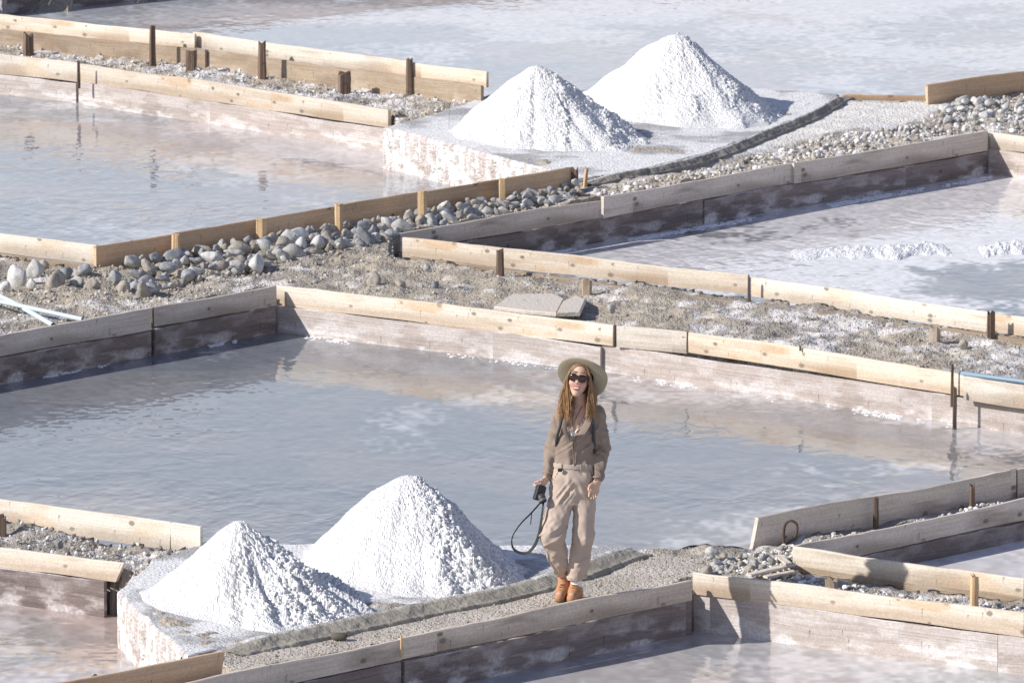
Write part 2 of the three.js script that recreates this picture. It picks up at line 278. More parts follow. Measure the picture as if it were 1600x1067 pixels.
// a, b: ends of the top edge of the face turned to the camera; h: height; t: thickness (away from the camera)
function boardGeo(a, b, h, o = {}) {
  const seed = ++boardCount, R = rng(seed * 77), t = o.t ?? 0.035, L = a.distanceTo(b), d = b.clone().sub(a).normalize();
  let n = V(-d.z, 0, d.x).normalize(); if (n.z < 0) n.negate();
  const N = Math.max(4, Math.round(L / 0.12)), w = o.warp ?? 0.012, u0 = R() * 4, v0 = 0.0;
  const c = 0.005, prof = [[0, -h], [0, -h * 0.62], [0, -h * 0.3], [0, -c], [-c, 0], [-t + c, 0], [-t, -c], [-t, -h]];
  const pos = [], uv = [], idx = [], K = prof.length, sA = o.slantA ?? 0, sB = o.slantB ?? 0, chips = o.chips ?? 1;
  for (let i = 0; i <= N; i++) {
    const f = i / N; const base = a.clone().lerp(b, f);
    const sag = (n2(f * L * 1.1, seed, 5) - 0.5) * w * 2 + (n2(f * L * 7, seed, 6) - 0.5) * 0.007 * chips, bow = (n2(f * L * 0.8, seed, 7) - 0.5) * w * 2.2;
    const lowW = (n2(f * L * 2.1, seed, 9) - 0.5) * 0.012 * chips;
    prof.forEach(([q, y], k) => {
      const low = -y / h, sl = lerp(sA * (1 - f), -sB * f, f) * low * (f === 0 || f === 1 ? 1 : 1);
      const yy = y + (low > 0.9 ? lowW : low < 0.1 ? sag : 0);
      const p = base.clone().addScaledVector(n, q + bow + (o.lean ?? 0) * low).addScaledVector(d, sl); p.y += yy;
      pos.push(p.x, p.y, p.z); uv.push(u0 / 4 + f * L / 4, v0 + (h + y) / 0.25 * Math.min(1, 0.25 / h) + (k > 3 ? 0.1 : 0));
    });
  }
  for (let i = 0; i < N; i++) for (let k = 0; k < K; k++) { const k2 = (k + 1) % K, A = i * K + k, B = i * K + k2, C = A + K, D = B + K; idx.push(A, C, B, B, C, D); }
  const cap = (i, flip) => { const o0 = pos.length / 3; for (let k = 0; k < K; k++) { const s = (i * K + k) * 3; pos.push(pos[s], pos[s + 1], pos[s + 2]); uv.push(prof[k][0], (h + prof[k][1]) / 0.25); } for (let k = 1; k < K - 1; k++) flip ? idx.push(o0, o0 + k, o0 + k + 1) : idx.push(o0, o0 + k + 1, o0 + k); };
  cap(0, true); cap(N, false);
  let g = new THREE.BufferGeometry(); g.setAttribute('position', new THREE.Float32BufferAttribute(pos, 3)); g.setAttribute('uv', new THREE.Float32BufferAttribute(uv, 2)); g.setIndex(idx);
  // keep faces outward
  g.computeVertexNormals(); const nn = g.attributes.normal; let s = 0; for (let i = 0; i <= N; i++) { const k = i * K + 1; s += nn.getX(k) * n.x + nn.getZ(k) * n.z; }
  if (s < 0) { const ix = g.index.array; for (let i = 0; i < ix.length; i += 3) { const q = ix[i]; ix[i] = ix[i + 1]; ix[i + 1] = q; } }
  return toCreasedNormals(g, 0.5);
}
function stakeGeo(h, w, seed, o = {}) {      // split, weathered stake with a broken top
  const R = rng(seed * 131 + 7), K = 7, N = 6, pos = [], uv = [], idx = [], dep = o.depth ?? w * 0.8, bury = o.bury ?? 0.25;
  const prof = []; for (let k = 0; k < K; k++) { const a = k / K * 6.283 + R() * 0.5, r = 0.75 + R() * 0.45; prof.push([Math.cos(a) * r * w / 2, Math.sin(a) * r * dep / 2, (R() - 0.6) * (o.ragged ?? 0.05)]); }
  for (let i = 0; i <= N; i++) { const f = i / N; for (let k = 0; k < K; k++) { const tp = lerp(1, o.taper ?? 0.75, f) * (0.93 + 0.14 * R()); pos.push(prof[k][0] * tp + (o.lx ?? 0) * f * h, -bury + f * (h + bury) + (i === N ? prof[k][2] : 0), prof[k][1] * tp); uv.push(f * (h + bury) / 4 + R() * 0.001 + seed * 0.17, k / K); } }
  for (let i = 0; i < N; i++) for (let k = 0; k < K; k++) { const k2 = (k + 1) % K, A = i * K + k, B = i * K + k2, C = A + K, D = B + K; idx.push(A, C, B, B, C, D); }
  const o0 = pos.length / 3; pos.push((o.lx ?? 0) * h, h - 0.015, 0); uv.push(seed * 0.17, 0.5); for (let k = 0; k < K; k++) idx.push(N * K + k, o0, N * K + (k + 1) % K);
  const g = new THREE.BufferGeometry(); g.setAttribute('position', new THREE.Float32BufferAttribute(pos, 3)); g.setAttribute('uv', new THREE.Float32BufferAttribute(uv, 2)); g.setIndex(idx); return toCreasedNormals(g, 0.5);
}
let stakeSeed = 3, tintN = 0;
const tinted = new Map(), TINT = [[1, 1, 1], [.93, .92, .915], [.86, .845, .835], [.97, .94, .90], [.80, .785, .775]];
function tint(m) { const k = [0, 1, 3, 2, 0, 1, 4][tintN++ % 7]; if (!k) return m; const id = m.uuid + k; if (!tinted.has(id)) { const c = m.clone(); c.color.setRGB(...TINT[k]); tinted.set(id, c); } return tinted.get(id); }
function wall(label, boards, stakes = [], origin) {
  const o = thing('plank_wall', label, 'plank wall', origin);
  for (const [name, mat, a, b, h, opt = {}] of boards) part(name, boardGeo(a.clone().sub(origin), b.clone().sub(origin), h, opt), tint(mat), o);
  for (const [px, pyTop, pyBot, w, gy = 0, mat = M.stake, opt = {}] of stakes) {   // as seen: top and foot of the stake
    const p = G(px, pyBot, gy), sc = FPX / CAM.distanceTo(p), h = (pyBot - pyTop) / sc / CP;
    const m = part(opt.name ?? 'stake', stakeGeo(h, w / sc, ++stakeSeed, opt), mat, o); m.position.copy(p).sub(origin);
  }
  return o;
}
const dn = (p, d, out = 0) => V(p.x, p.y - d, p.z + out);
// P1 top pan, side turned to the camera
wall('cream plank wall on dark split stakes at top left, along the far pan', [
  ['board', M.cream, G(-60, 15, .32), G(303, 53, .32), .17], ['board', M.cream2, G(301, 49, .33), G(640, 96, .32), .17, { t: 0.05 }], ['board', M.cream, G(641, 97, .32), G(759, 112, .32), .17],
  ['lower_board', M.earth, dn(G(-60, 15, .32), .15, -.02), dn(G(320, 57, .32), .15, -.02), .33], ['lower_board', M.earth, dn(G(321, 56, .32), .15, -.018), dn(G(752, 112, .32), .15, -.018), .33],
], [[237, 41, 101, 12], [409, 66, 121, 15], [640, 92, 146, 15], [743, 112, 150, 10], [754, 114, 145, 5], [43, 53, 82, 20, 0, M.stake, { taper: .95, name: 'stump' }], [298, 79, 110, 18, 0, M.stake, { taper: .95, name: 'stump' }], [537, 113, 141, 22, 0, M.stake, { taper: .9, name: 'stump' }]], G(380, 120, 0));
// P2 upper-left pan, far wall
wall('long cream plank wall at upper left ending at the corner of the far salt pavement', [
  ['board', M.cream2, G(-200, 64, .03), G(121, 97, .03), .21], ['board', M.cream, G(122, 98, .035), G(607, 171, .035), .19, { t: .045 }],
  ['lower_board', M.crust, dn(G(-200, 66, .03), .215, -.03), dn(G(118, 98, .03), .215, -.03), .3], ['lower_board', M.crust, dn(G(122, 100, .03), .197, -.03), dn(G(600, 172, .03), .197, -.03), .3],
], [[122, 95, 138, 6, -.2, M.stake, { bury: 0 }]], G(300, 130, 0));
// P4 upper-left pan, side wall of new brown boards
wall('new brown plank wall with square pegs running above the grey stones', [
  ['board', M.brown, G(151, 386, .2), G(272, 366, .2), .27], ['board', M.brown, G(274, 366, .2), G(407, 342, .2), .26], ['board', M.brown, G(409, 342, .2), G(527, 321, .2), .25],
  ['board', M.brown, G(529, 322, .2), G(660, 300, .2), .23], ['board', M.brown, G(662, 300, .2), G(785, 280, .2), .25], ['board', M.brown, G(787, 280, .2), G(896, 263, .2), .25],
], [[273, 366, 404, 15], [408, 341, 380, 15], [529, 318, 363, 15], [660, 298, 346, 16], [785, 279, 318, 14]].map(s => [...s, 0, M.stakePale, { taper: 1, ragged: 0.004, name: 'peg' }]).concat([[899, 264, 296, 14], [910, 262, 291, 8, 0, M.stakePale, { lx: .25 }]]), G(520, 350, 0));
wall('pale plank wall at left edge meeting the brown boards above white rocks', [
  ['board', M.cream2, G(-220, 338, .18), G(149, 384, .18), .17], ['lower_board', M.earth, dn(G(-220, 338, .18), .172, -.012), dn(G(146, 384, .18), .172, -.012), .2]], [], G(-20, 400, 0));
// P6 right pan, long shaded wall
wall('long grey shaded plank wall below the rubble strip, on stained lower boards', [
  ['board', M.grey, G(624, 364, .03), G(939, 312, .03), .17, { warp: .014 }], ['board', M.grey, G(942, 309, .035), G(1240, 255, .035), .19], ['board', M.grey, G(1241, 256, .035), G(1545, 205, .035), .20],
  ['lower_board', M.lower, dn(G(624, 366, .03), .178, -.03), dn(G(1100, 282, .03), .192, -.03), .32], ['lower_board', M.lower, dn(G(1102, 282, .03), .196, -.03), dn(G(1545, 206, .03), .205, -.03), .32],
], [], G(1080, 330, 0));
wall('pale plank wall leaving the far right corner of the right pan', [
  ['board', M.cream2, G(1547, 205, .03), G(1900, 252, .03), .17], ['lower_board', M.crust, dn(G(1547, 206, .03), .175, -.03), dn(G(1900, 254, .03), .175, -.03), .32]], [], G(1640, 240, 0));
// P7 right pan, near side
wall('bright cream plank wall along the sandy bank in front of the right pan', [
  ['board', M.cream, G(628, 371, .16), G(1169, 429, .17), .175, { warp: .012 }], ['board', M.cream2, G(1174, 433, .17), G(1549, 488, .17), .175, { warp: .012 }], ['board', M.cream, G(1551, 488, .17), G(1900, 540, .17), .17],
  ['lower_board', M.earth, dn(G(640, 374, .16), .165, -.015), dn(G(1900, 541, .17), .165, -.015), .25],
], [[781, 390, 429, 16], [1548, 487, 525, 16], [1171, 434, 466, 8], [917, 436, 456, 22, 0, M.earth, { taper: .9, name: 'stump' }], [1462, 510, 529, 20, 0, M.earth, { taper: .9, name: 'stump' }]], G(1150, 470, 0));
// P8 middle pan, far wall
wall('long cream plank wall across the middle, over crusted lower boards behind the woman', [
  ['board', M.cream, G(431, 444, .03), G(959, 508, .03), .185, { warp: .012 }], ['board', M.cream2, G(962, 509, .035), G(1073, 519, .03), .19], ['board', M.cream, G(1077, 518, .04), G(1507, 585, .03), .185, { warp: .016 }], ['board', M.cream2, G(1508, 590, .03), G(1900, 648, .03), .19],
  ['lower_board', M.crust, dn(G(431, 446, .03), .195, -.03), dn(G(939, 507, .03), .195, -.03), .35], ['lower_board', M.crust, dn(G(941, 507, .03), .2, -.055), dn(G(1491, 585, .03), .2, -.055), .35], ['lower_board', M.crust, dn(G(1494, 586, .03), .2, -.03), dn(G(1900, 648, .03), .2, -.03), .35],
], [[1492, 602, 664, 7, -.36, M.stake, { taper: 1, name: 'post' }], [1489, 572, 590, 5], [961, 508, 540, 5, -.14, M.stake, { bury: 0, depth: .03 }], [1075, 518, 550, 5, -.14, M.stake, { bury: 0, depth: .03 }], [1251, 540, 548, 4, .02, M.stake, { bury: 0 }]], G(1000, 560, 0));
// P9 middle pan, left wall
wall('grey shaded two-board wall at left, meeting the middle wall at its corner', [
  ['board', M.grey, G(-260, 570, .03), G(236, 482, .03), .185], ['board', M.grey, G(239, 480, .035), G(430, 446, .035), .175, { slantA: .02 }],
  ['lower_board', M.lower, dn(G(-260, 572, .03), .195, -.03), dn(G(236, 483, .03), .195, -.03), .35], ['lower_board', M.lower, dn(G(240, 482, .03), .19, -.03), dn(G(430, 447, .03), .19, -.03), .35],
], [[238, 480, 512, 5, -.12, M.stake, { bury: 0, depth: .03 }]], G(150, 530, 0));
// P10 middle pan, near left
wall('tan plank wall at left on the rubbly bank behind the front salt heap', [
  ['board', M.cream2, G(-220, 748, .16), G(313, 824, .16), .21]], [[269, 818, 849, 20], [3, 806, 832, 16, 0, M.stake, { taper: .9, name: 'stump' }]], G(100, 830, 0));
// P11 bottom-left pan, far wall
wall('cream plank wall at lower left with a slanting cut end and rust stain', [
  ['board', M.cream, G(-220, 826, .03), G(193, 880, .03), .15, { slantB: .075 }], ['lower_board', M.lower, dn(G(-220, 828, .03), .157, -.03), dn(G(160, 880, .03), .157, -.03), .33]], [[107, 862, 870, 5]], G(60, 870, 0));
// P13 bottom-left pan, near wall
wall('short brown plank wall at the bottom left edge below the front heap', [
  ['board', M.brown, G(-150, 1112, .17), G(349, 1017, .17), .2, { slantB: .04 }]], [[284, 1030, 1056, 8], [147, 1056, 1082, 14]], G(150, 1080, 0));
// P14 near pan, shaded wall at her feet
wall('grey shaded plank wall at the foot of the path below the boots of the woman', [
  ['board', M.grey, G(-50, 1142, .03), G(626, 998, .03), .16], ['board', M.grey, G(629, 996, .035), G(1082, 904, .035), .16, { warp: .014 }],
  ['lower_board', M.lower, dn(G(-50, 1144, .03), .168, -.03), dn(G(626, 999, .03), .168, -.03), .36], ['lower_board', M.lower, dn(G(630, 998, .03), .17, -.03), dn(G(1082, 905, .03), .17, -.03), .36],
], [[627, 996, 1028, 6, -.1, M.stakePale, { taper: .7, bury: 0 }]], G(750, 1000, 0));
// P15 near pan, sunlit wall
wall('cream plank wall at the lower right rising to the corner beside the path', [
  ['board', M.cream, G(1083, 893, .06), G(1600, 960, .06), .165, { warp: .012 }], ['board', M.cream, G(1602, 960, .06), G(2000, 1014, .06), .165],
  ['lower_board', M.crust, dn(G(1083, 894, .06), .172, -.03), dn(G(1560, 956, .06), .172, -.03), .36], ['lower_board', M.crust, dn(G(1562, 956, .06), .172, -.03), dn(G(2000, 1015, .06), .172, -.03), .36],
], [], G(1400, 980, 0));
// P16, P17 small pan at right
wall('cream plank wall with a stake in front of the small white pan at right', [
  ['board', M.cream2, G(1239, 856, .14), G(1600, 904, .14), .15], ['board', M.cream2, G(1601, 904, .14), G(1900, 944, .14), .15], ['lower_board', M.earth, dn(G(1243, 857, .14), .14, -.012), dn(G(1900, 945, .14), .14, -.012), .2],
], [[1522, 898, 951, 15, 0, M.stakePale, { taper: .9 }], [1300, 905, 922, 24, 0, M.earth, { taper: .95, name: 'stump' }]], G(1450, 920, 0));
wall('blue-grey shaded plank wall behind the small white pan at right', [
  ['board', M.grey, G(1247, 854, .12), G(1900, 718, .12), .17], ['lower_board', M.lower, dn(G(1247, 856, .12), .177, -.03), dn(G(1900, 720, .12), .177, -.03), .4]], [], G(1500, 820, 0));
// P18 middle pan, near right
wall('taupe plank wall at right with a slanting end and two thin stakes', [
  ['board', M.grey, G(1187, 809, .19), G(1588, 735, .19), .27, { slantA: -.07 }], ['board', M.grey, G(1591, 734, .19), G(1900, 678, .19), .27],
], [[1369, 778, 818, 11], [1520, 757, 793, 11], [1589, 733, 772, 4]], G(1400, 810, 0));
// P19 far right
wall('brown plank wall at the top right corner above pale rubble', [
  ['board', M.brown, G(1450, 131, .2), G(1640, 106, .2), .27, { slantA: .01 }], ['low_board', M.brown, G(1318, 148, .03), G(1506, 150, .03), .06]], [], G(1500, 150, 0));
// top-left dark wall
{
  const a = G(-70, 30, WATER), b = G(245, -2, WATER), d = b.clone().sub(a).normalize(), e = b.clone().addScaledVector(d, 14);
  const up = (p, y) => V(p.x, y, p.z);
  wall('dark shaded plank wall in the top left corner of the far pan', [
    ['board', M.brown, up(a, .03), up(b, .03), .17], ['board', M.brown, up(b, .03), up(e, .03), .17], ['lower_board', M.lower, up(a, -.146).add(V(0, 0, -.02)), up(b, -.146).add(V(0, 0, -.02)), .36], ['lower_board', M.lower, up(b, -.146).add(V(0, 0, -.02)), up(e, -.146).add(V(0, 0, -.02)), .36]], [[60, -20, 16, 10, WATER]], a);
}

// ------------------------------------------------------------------ salt pavements and kerbs
function pavement(pts0, y) {
  const pts = []; pts0.forEach((p, i) => { const q = pts0[(i + 1) % pts0.length], L = p.distanceTo(q), n = Math.max(1, Math.round(L / 0.09)); for (let k = 0; k < n; k++) { const v = p.clone().lerp(q, k / n); v.x += (fbm(v.x * 4, v.z * 4, 3, 5) - .5) * .09; v.z += (fbm(v.x * 4 + 9, v.z * 4, 3, 6) - .5) * .12; pts.push(v); } });
  const s = new THREE.Shape(pts.map(p => new THREE.Vector2(p.x, -p.z)));
  const g = new THREE.ExtrudeGeometry(s, { depth: 0.5, bevelEnabled: true, bevelSize: 0.02, bevelThickness: 0.02, bevelSegments: 2 });
  g.rotateX(-Math.PI / 2); g.translate(0, y - 0.52, 0);
  return g;
}
const paveTop = new THREE.MeshStandardMaterial({ map: dataTex(512, 512, (i, j, c) => { const x = i / 128, y = j / 128, a = fbm(x * 2, y * 2, 5, 77, 8), s = sstep(0.30, 0.52, a), f = n2(x * 30, y * 30, 9); const k = lerp(0.66, 0.88, s) * (0.95 + 0.1 * f); c[0] = k; c[1] = k * 0.995; c[2] = k * 0.99; }, true, 0.25, 0.25), roughness: 0.9, bumpMap: saltBump, bumpScale: 0.012 });
const paveSide = new THREE.MeshStandardMaterial({ map: dataTex(512, 512, (i, j, c) => { const x = i / 128, y = j / 128, a = fbm(x * 7, y * 1.6, 5, 87, 0), s = sstep(0.3, 0.55, a); const d = sstep(.5, .75, fbm(x * 3 + 5, y * 6, 4, 88)); for (let q = 0; q < 3; q++) c[q] = lerp(lerp([.78, .735, .72][q], .90, s), [.62, .57, .54][q], d * .6); }, true, 1, 1), roughness: 0.85, bumpMap: saltBump, bumpScale: 0.02 });
struct('pavement', pavement([G(186, 928, 0), G(290, 1026, 0), G(345, 1014, 0), G(640, 950, 0), G(800, 921, 0), G(985, 858, 0), G(960, 855, 0), G(450, 855, 0), G(335, 845, 0), G(240, 880, 0)], 0.02), [paveTop, paveSide]);
struct('pavement', pavement([G(606, 201, 0), G(838, 262, 0), G(905, 281, 0), G(1000, 268, 0), G(1110, 240, 0), G(1200, 205, 0), G(1280, 174, 0), G(1310, 150, 0), G(1180, 141, 0), G(960, 140, 0), G(775, 149, 0), G(680, 180, 0)], 0.02), [paveTop, paveSide]);
function kerb(pts, o) {
  const c = new THREE.CatmullRomCurve3(pts), N = o.n, pos = [], col = [], uv = [], idx = [];
  const prof0 = [[-0.10, -0.12], [-0.07, 0.02], [-0.06, o.h * 0.8], [-0.04, o.h], [0.0, o.h * 0.85], [0.05, o.h * 0.55], [0.10, o.h * 0.22], [0.14, 0], [0.16, -0.12]], prof = new THREE.SplineCurve(prof0.map(q => new THREE.Vector2(q[0] * o.w, q[1]))).getPoints(26).map(v => [v.x, v.y]), K = prof.length;
  for (let i = 0; i <= N; i++) {
    const f = i / N, p = c.getPointAt(f), t = c.getTangentAt(f); let n = V(-t.z, 0, t.x).normalize(); if (n.z * (o.side ?? 1) < 0) n.negate();
    const e = Math.min(1, Math.min(f, 1 - f) * 12 + 0.25);
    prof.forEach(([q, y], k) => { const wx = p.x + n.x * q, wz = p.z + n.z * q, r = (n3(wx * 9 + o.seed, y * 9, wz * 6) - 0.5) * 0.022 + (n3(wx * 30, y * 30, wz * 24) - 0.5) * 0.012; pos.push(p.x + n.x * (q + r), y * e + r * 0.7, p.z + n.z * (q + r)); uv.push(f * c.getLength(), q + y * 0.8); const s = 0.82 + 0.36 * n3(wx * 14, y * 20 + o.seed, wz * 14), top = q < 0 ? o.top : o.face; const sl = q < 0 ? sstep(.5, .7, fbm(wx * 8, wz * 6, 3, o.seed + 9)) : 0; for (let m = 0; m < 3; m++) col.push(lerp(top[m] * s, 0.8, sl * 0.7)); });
  }
  for (let i = 0; i < N; i++) for (let k = 0; k < K - 1; k++) { const A = i * K + k, B = A + 1, C = A + K, D = C + 1; idx.push(A, B, C, B, D, C); }
  const g = new THREE.BufferGeometry(); g.setAttribute('position', new THREE.Float32BufferAttribute(pos, 3)); g.setAttribute('uv', new THREE.Float32BufferAttribute(uv, 2)); g.setAttribute('color', new THREE.Float32BufferAttribute(col, 3)); g.setIndex(idx); g.computeVertexNormals();
  if (g.attributes.normal.getY(Math.floor(N / 2) * K + 10) < 0) { const ix = g.index.array; for (let i = 0; i < ix.length; i += 3) { const q = ix[i]; ix[i] = ix[i + 1]; ix[i + 1] = q; } g.computeVertexNormals(); }
  return g;
}
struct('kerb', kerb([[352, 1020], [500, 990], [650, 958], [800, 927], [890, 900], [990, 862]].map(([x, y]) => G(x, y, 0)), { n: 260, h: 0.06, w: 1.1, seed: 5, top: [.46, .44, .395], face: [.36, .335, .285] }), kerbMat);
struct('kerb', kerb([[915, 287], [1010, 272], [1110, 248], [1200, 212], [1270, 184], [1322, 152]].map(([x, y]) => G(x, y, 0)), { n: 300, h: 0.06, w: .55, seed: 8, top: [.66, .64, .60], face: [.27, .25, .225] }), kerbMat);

// ------------------------------------------------------------------ salt heaps
function heap(label, gp, apex, H, sx, sz, rho, seed, o = {}) {
  const NA = 440, NR = 175, pos = [], idx = [], uv = [];
  const b = Math.sqrt(1 - rho * rho);
  const hf = (x, z, rr) => {
    // elliptical cone: rr is the elliptical radius
    const tip = Math.sqrt(rr * rr + 0.028) - 0.167 * Math.exp(-rr * 2.6);
    let f = 1 - tip; f = f > 0.12 ? f : 0.12 * Math.exp((f - 0.12) / 0.12) ; f -= 0.12 * Math.exp(-1) * sstep(0.85, 1.22, rr) * 1.15;
    f += 0.045 * Math.sin(Math.PI * clamp(rr)); return H * Math.max(-0.05, f);
  };
  for (let j = 0; j <= NR; j++) for (let i = 0; i < NA; i++) {
    const a = i / NA * Math.PI * 2, r0 = Math.pow(j / NR, 0.9) * 1.14;
    const wob = 1 + 0.10 * (n2(Math.cos(a) * 2 + 5, Math.sin(a) * 2 + 5, seed) - 0.5) + 0.08 * (n2(Math.cos(a) * 6 + 9, Math.sin(a) * 6 + 9, seed + 1) - 0.5) * r0;
    const ex = Math.cos(a) * r0 * wob, ez = (rho * Math.cos(a) + b * Math.sin(a)) * r0 * wob;
    const k = Math.max(0, 1 - r0);
    let x = sx * ex + apex[0] * k, z = sz * ez + apex[1] * k;
    let y = hf(x, z, r0);
    if (o.steep) { const w = sstep(-0.25, 0.3, Math.cos(a) * 0.93 + Math.sin(a) * 0.3); y -= o.steep * w * Math.sin(Math.PI * Math.min(1, r0)) * (0.75 + 0.5 * n2(a * 2, 3, seed)); }
    const m = sstep(1.18, 0.9, r0);
    // gullies and lumps
    const side = o.rough ? o.rough(Math.cos(a), Math.sin(a), r0) : 0.6;
    y += (fbm(x * 2.6 + 3, z * 2.6, 3, seed + 4) - 0.5) * 0.13 * sstep(0.05, 0.35, r0) * m;
    y += (n2(a * 7, r0 * 1.2, seed + 6) - 0.5) * (o.gully ?? 0.012) * sstep(0.1, 0.4, r0) * m * side * 2;
    // clods of wet salt
    const bl = (d, q) => { const t = Math.max(0, q * q - d * d); return t / q; };
    const c1 = bl(w3(x * 34, y * 34, z * 34, seed + 8), 0.75), c2 = bl(w3(x * 58, y * 58, z * 58, seed + 9), 0.75), c4 = bl(w3(x * 12, y * 12, z * 12, seed + 10), 0.75);
    const c3 = sstep(0.42, 0.66, fbm(x * 6, z * 4 + y * 5, 3, seed + 12));
    const lump = (c1 * (0.012 + 0.018 * c3) + c2 * 0.011 + c4 * 0.026 * c3) * side * m * sstep(0, 0.08, r0);
    const nl = Math.hypot(x / sx, z / sz) || 1;
    x += x / sx / nl * lump * 0.7; z += z / sz / nl * lump * 0.7; y += lump * 0.85;
    if (r0 > 1.02) y -= 0.05 * sstep(1.05, 1.3, r0 + 0.3 * (fbm(x * 5, z * 5, 3, seed + 20) - 0.5));
    pos.push(x, y, z); uv.push(x * 2, z * 2 + y);
  }
  for (let j = 0; j < NR; j++) for (let i = 0; i < NA; i++) { const i2 = (i + 1) % NA, A = j * NA + i, B = j * NA + i2, C = A + NA, D = B + NA; idx.push(A, B, C, B, D, C); }
  const g = new THREE.BufferGeometry(); g.setAttribute('position', new THREE.Float32BufferAttribute(pos, 3)); g.setAttribute('uv', new THREE.Float32BufferAttribute(uv, 2)); g.setIndex(idx); g.computeVertexNormals();
  if (g.attributes.normal.getY(NA * 80) < 0) { const ix = g.index.array; for (let i = 0; i < ix.length; i += 3) { const q = ix[i]; ix[i] = ix[i + 1]; ix[i + 1] = q; } g.computeVertexNormals(); }
  const p = gp.clone(); p.y = 0.022;
  return meshThing('salt_heap', g, saltMat, label, 'salt heap', p);
}
const roughR = (c, s, r) => 0.25 + 0.75 * sstep(-0.5, 0.25, c * 0.9 + s * 0.25);
heap('white salt heap at front left, its right flank lumpy and shaded', G(404, 946, 0), [-0.13, -0.02], 0.61, 0.80, 0.98, 0.36, 201, { gully: 0.028, steep: 0.085, rough: (c, s, r) => 0.2 + 1.05 * sstep(-0.35, 0.3, c * 0.9 + s * 0.25) });
heap('tall white salt heap just left of the standing woman', G(640, 888, 0), [-0.01, 0], 0.69, 0.83, 1.12, 0.3, 202, { rough: roughR, steep: 0.035 });
heap('smaller white salt heap of the far pair, to the left in front', G(854, 216, 0), [-0.10, 0], 0.71, 0.93, 0.98, 0.36, 203, { rough: roughR, steep: 0.05 });
heap('larger white salt heap of the far pair, to the right behind', G(1064, 171, 0), [-0.05, 0], 0.75, 0.97, 1.3, 0.35, 204, { rough: roughR, steep: 0.03 });

// ------------------------------------------------------------------ stones
function stoneGeo(seed, o = {}) {
  const g0 = new THREE.IcosahedronGeometry(1, 3); g0.deleteAttribute('uv'); g0.deleteAttribute('normal'); const g = mergeVertices(g0, 1e-4), p = g.attributes.position, R = rng(seed);
  const cuts = []; for (let i = 0; i < (o.cuts ?? 9); i++) { const v = V(R() * 2 - 1, R() * 2 - 1, R() * 2 - 1).normalize(); cuts.push([v, 0.5 + R() * 0.38]); }
  for (let i = 0; i < p.count; i++) {
    const v = V(p.getX(i), p.getY(i), p.getZ(i)); let r = 1; for (const [c, d] of cuts) { const t = v.dot(c); if (t > d) r = Math.min(r, lerp(1, d / t, o.flat ?? 0.85)); }
    r *= 1 + 0.12 * (n3(v.x * 2 + seed, v.y * 2, v.z * 2) - 0.5) + 0.04 * (n3(v.x * 6 + seed, v.y * 6, v.z * 6) - 0.5); v.multiplyScalar(r); p.setXYZ(i, v.x, v.y, v.z);
  }
  g.computeVertexNormals();
  const uv = []; for (let i = 0; i < p.count; i++) uv.push(p.getX(i) * 0.2 + seed, p.getZ(i) * 0.2 + p.getY(i) * 0.2); g.setAttribute('uv', new THREE.Float32BufferAttribute(uv, 2)); return g;
}
const stoneTex = dataTex(512, 512, (i, j, c) => { const x = i / 64, y = j / 64, a = fbm(x, y, 5, 55, 8), f = n2(x * 20, y * 20, 4); const k = 0.78 + 0.3 * (a - 0.3) + 0.08 * (f - 0.5); c[0] = k; c[1] = k; c[2] = k; }, true, 3, 3);
const stoneMat = [[.47, .48, .50], [.36, .37, .39], [.57, .555, .53], [.50, .45, .385], [.68, .67, .65], [.80, .79, .77]].map(c => std(...c, 0.85, { map: stoneTex, bumpMap: soilBump.bump, bumpScale: 0.006 }));
const rounds = [0, 1, 2, 3, 4, 5].map(i => stoneGeo(300 + i, { cuts: 16, flat: 1 })), rocks = [0, 1, 2, 3].map(i => stoneGeo(340 + i, { cuts: 13, flat: 1 }));
const R1 = rng(4242);
function putStone(geo, mat, p, s, label, group, sc = [1, 0.7, 0.8], turn, roll) {
  const o = sh(new THREE.Mesh(geo, mat)); o.name = numbered('stone'); o.scale.set(sc[0] * s, sc[1] * s, sc[2] * s); o.rotation.set((R1() - 0.5) * 0.5, turn ?? R1() * 6.28, roll ?? (R1() - 0.5) * 0.7); o.position.copy(p); scene.add(o);
  o.userData = { label, category: 'stone' }; if (group) o.userData.group = group; return o;
}
// the row heaped along the brown boards
const gg = 'stones heaped along the brown plank wall', ords = ['first', 'second', 'third', 'fourth', 'fifth', 'sixth'], pegX = [273, 408, 529, 660, 785, 999];
const tones = ['bluish', 'dark', 'pale', 'brownish', 'light', 'white'], pegL = [150, 273, 408, 529, 660, 785];
for (let i = 0; i < 264; i++) {
  const f = i / 263 + (R1() - 0.5) * 0.01, x = lerp(205, 905, f), yb = lerp(415, 292, f), w = lerp(36, 9, sstep(0.0, 1, f)) * (f < 0.12 ? 1.15 : 1), row = i % 4;
  const y = yb + 2 + w * row / 3.1 + R1() * 7, big = R1();
  const s = (0.040 + 0.058 * big * big * big) * lerp(1.2, 0.95, f), p = G(x + (R1() - 0.5) * 12, y, 0); p.y = s * 0.12 + (3 - row) * 0.016;
  const m = [0, 1, 3, 2, 1, 3, 4, 0, 2, 3, 4, 5][Math.floor(R1() * 12)], si = pegX.findIndex(q => x < q), seg = ords[si], half = x < (pegL[si] + Math.min(pegX[si], 900)) / 2 ? 'left' : 'right';
  putStone(rounds[i % 6], stoneMat[m], p, s, `${big > .6 ? 'larger' : 'small'} ${tones[m]} stone ${['right against', 'in the second row under', 'in the third row under', 'in the front row under'][row]} the ${half} half of the ${seg} brown board`, gg, [1.1 + 0.5 * R1(), 0.6 + 0.4 * R1(), 0.8], 0.9 + (R1() - 0.5) * 2, -0.3 + (R1() - 0.5) * 1.0);
}
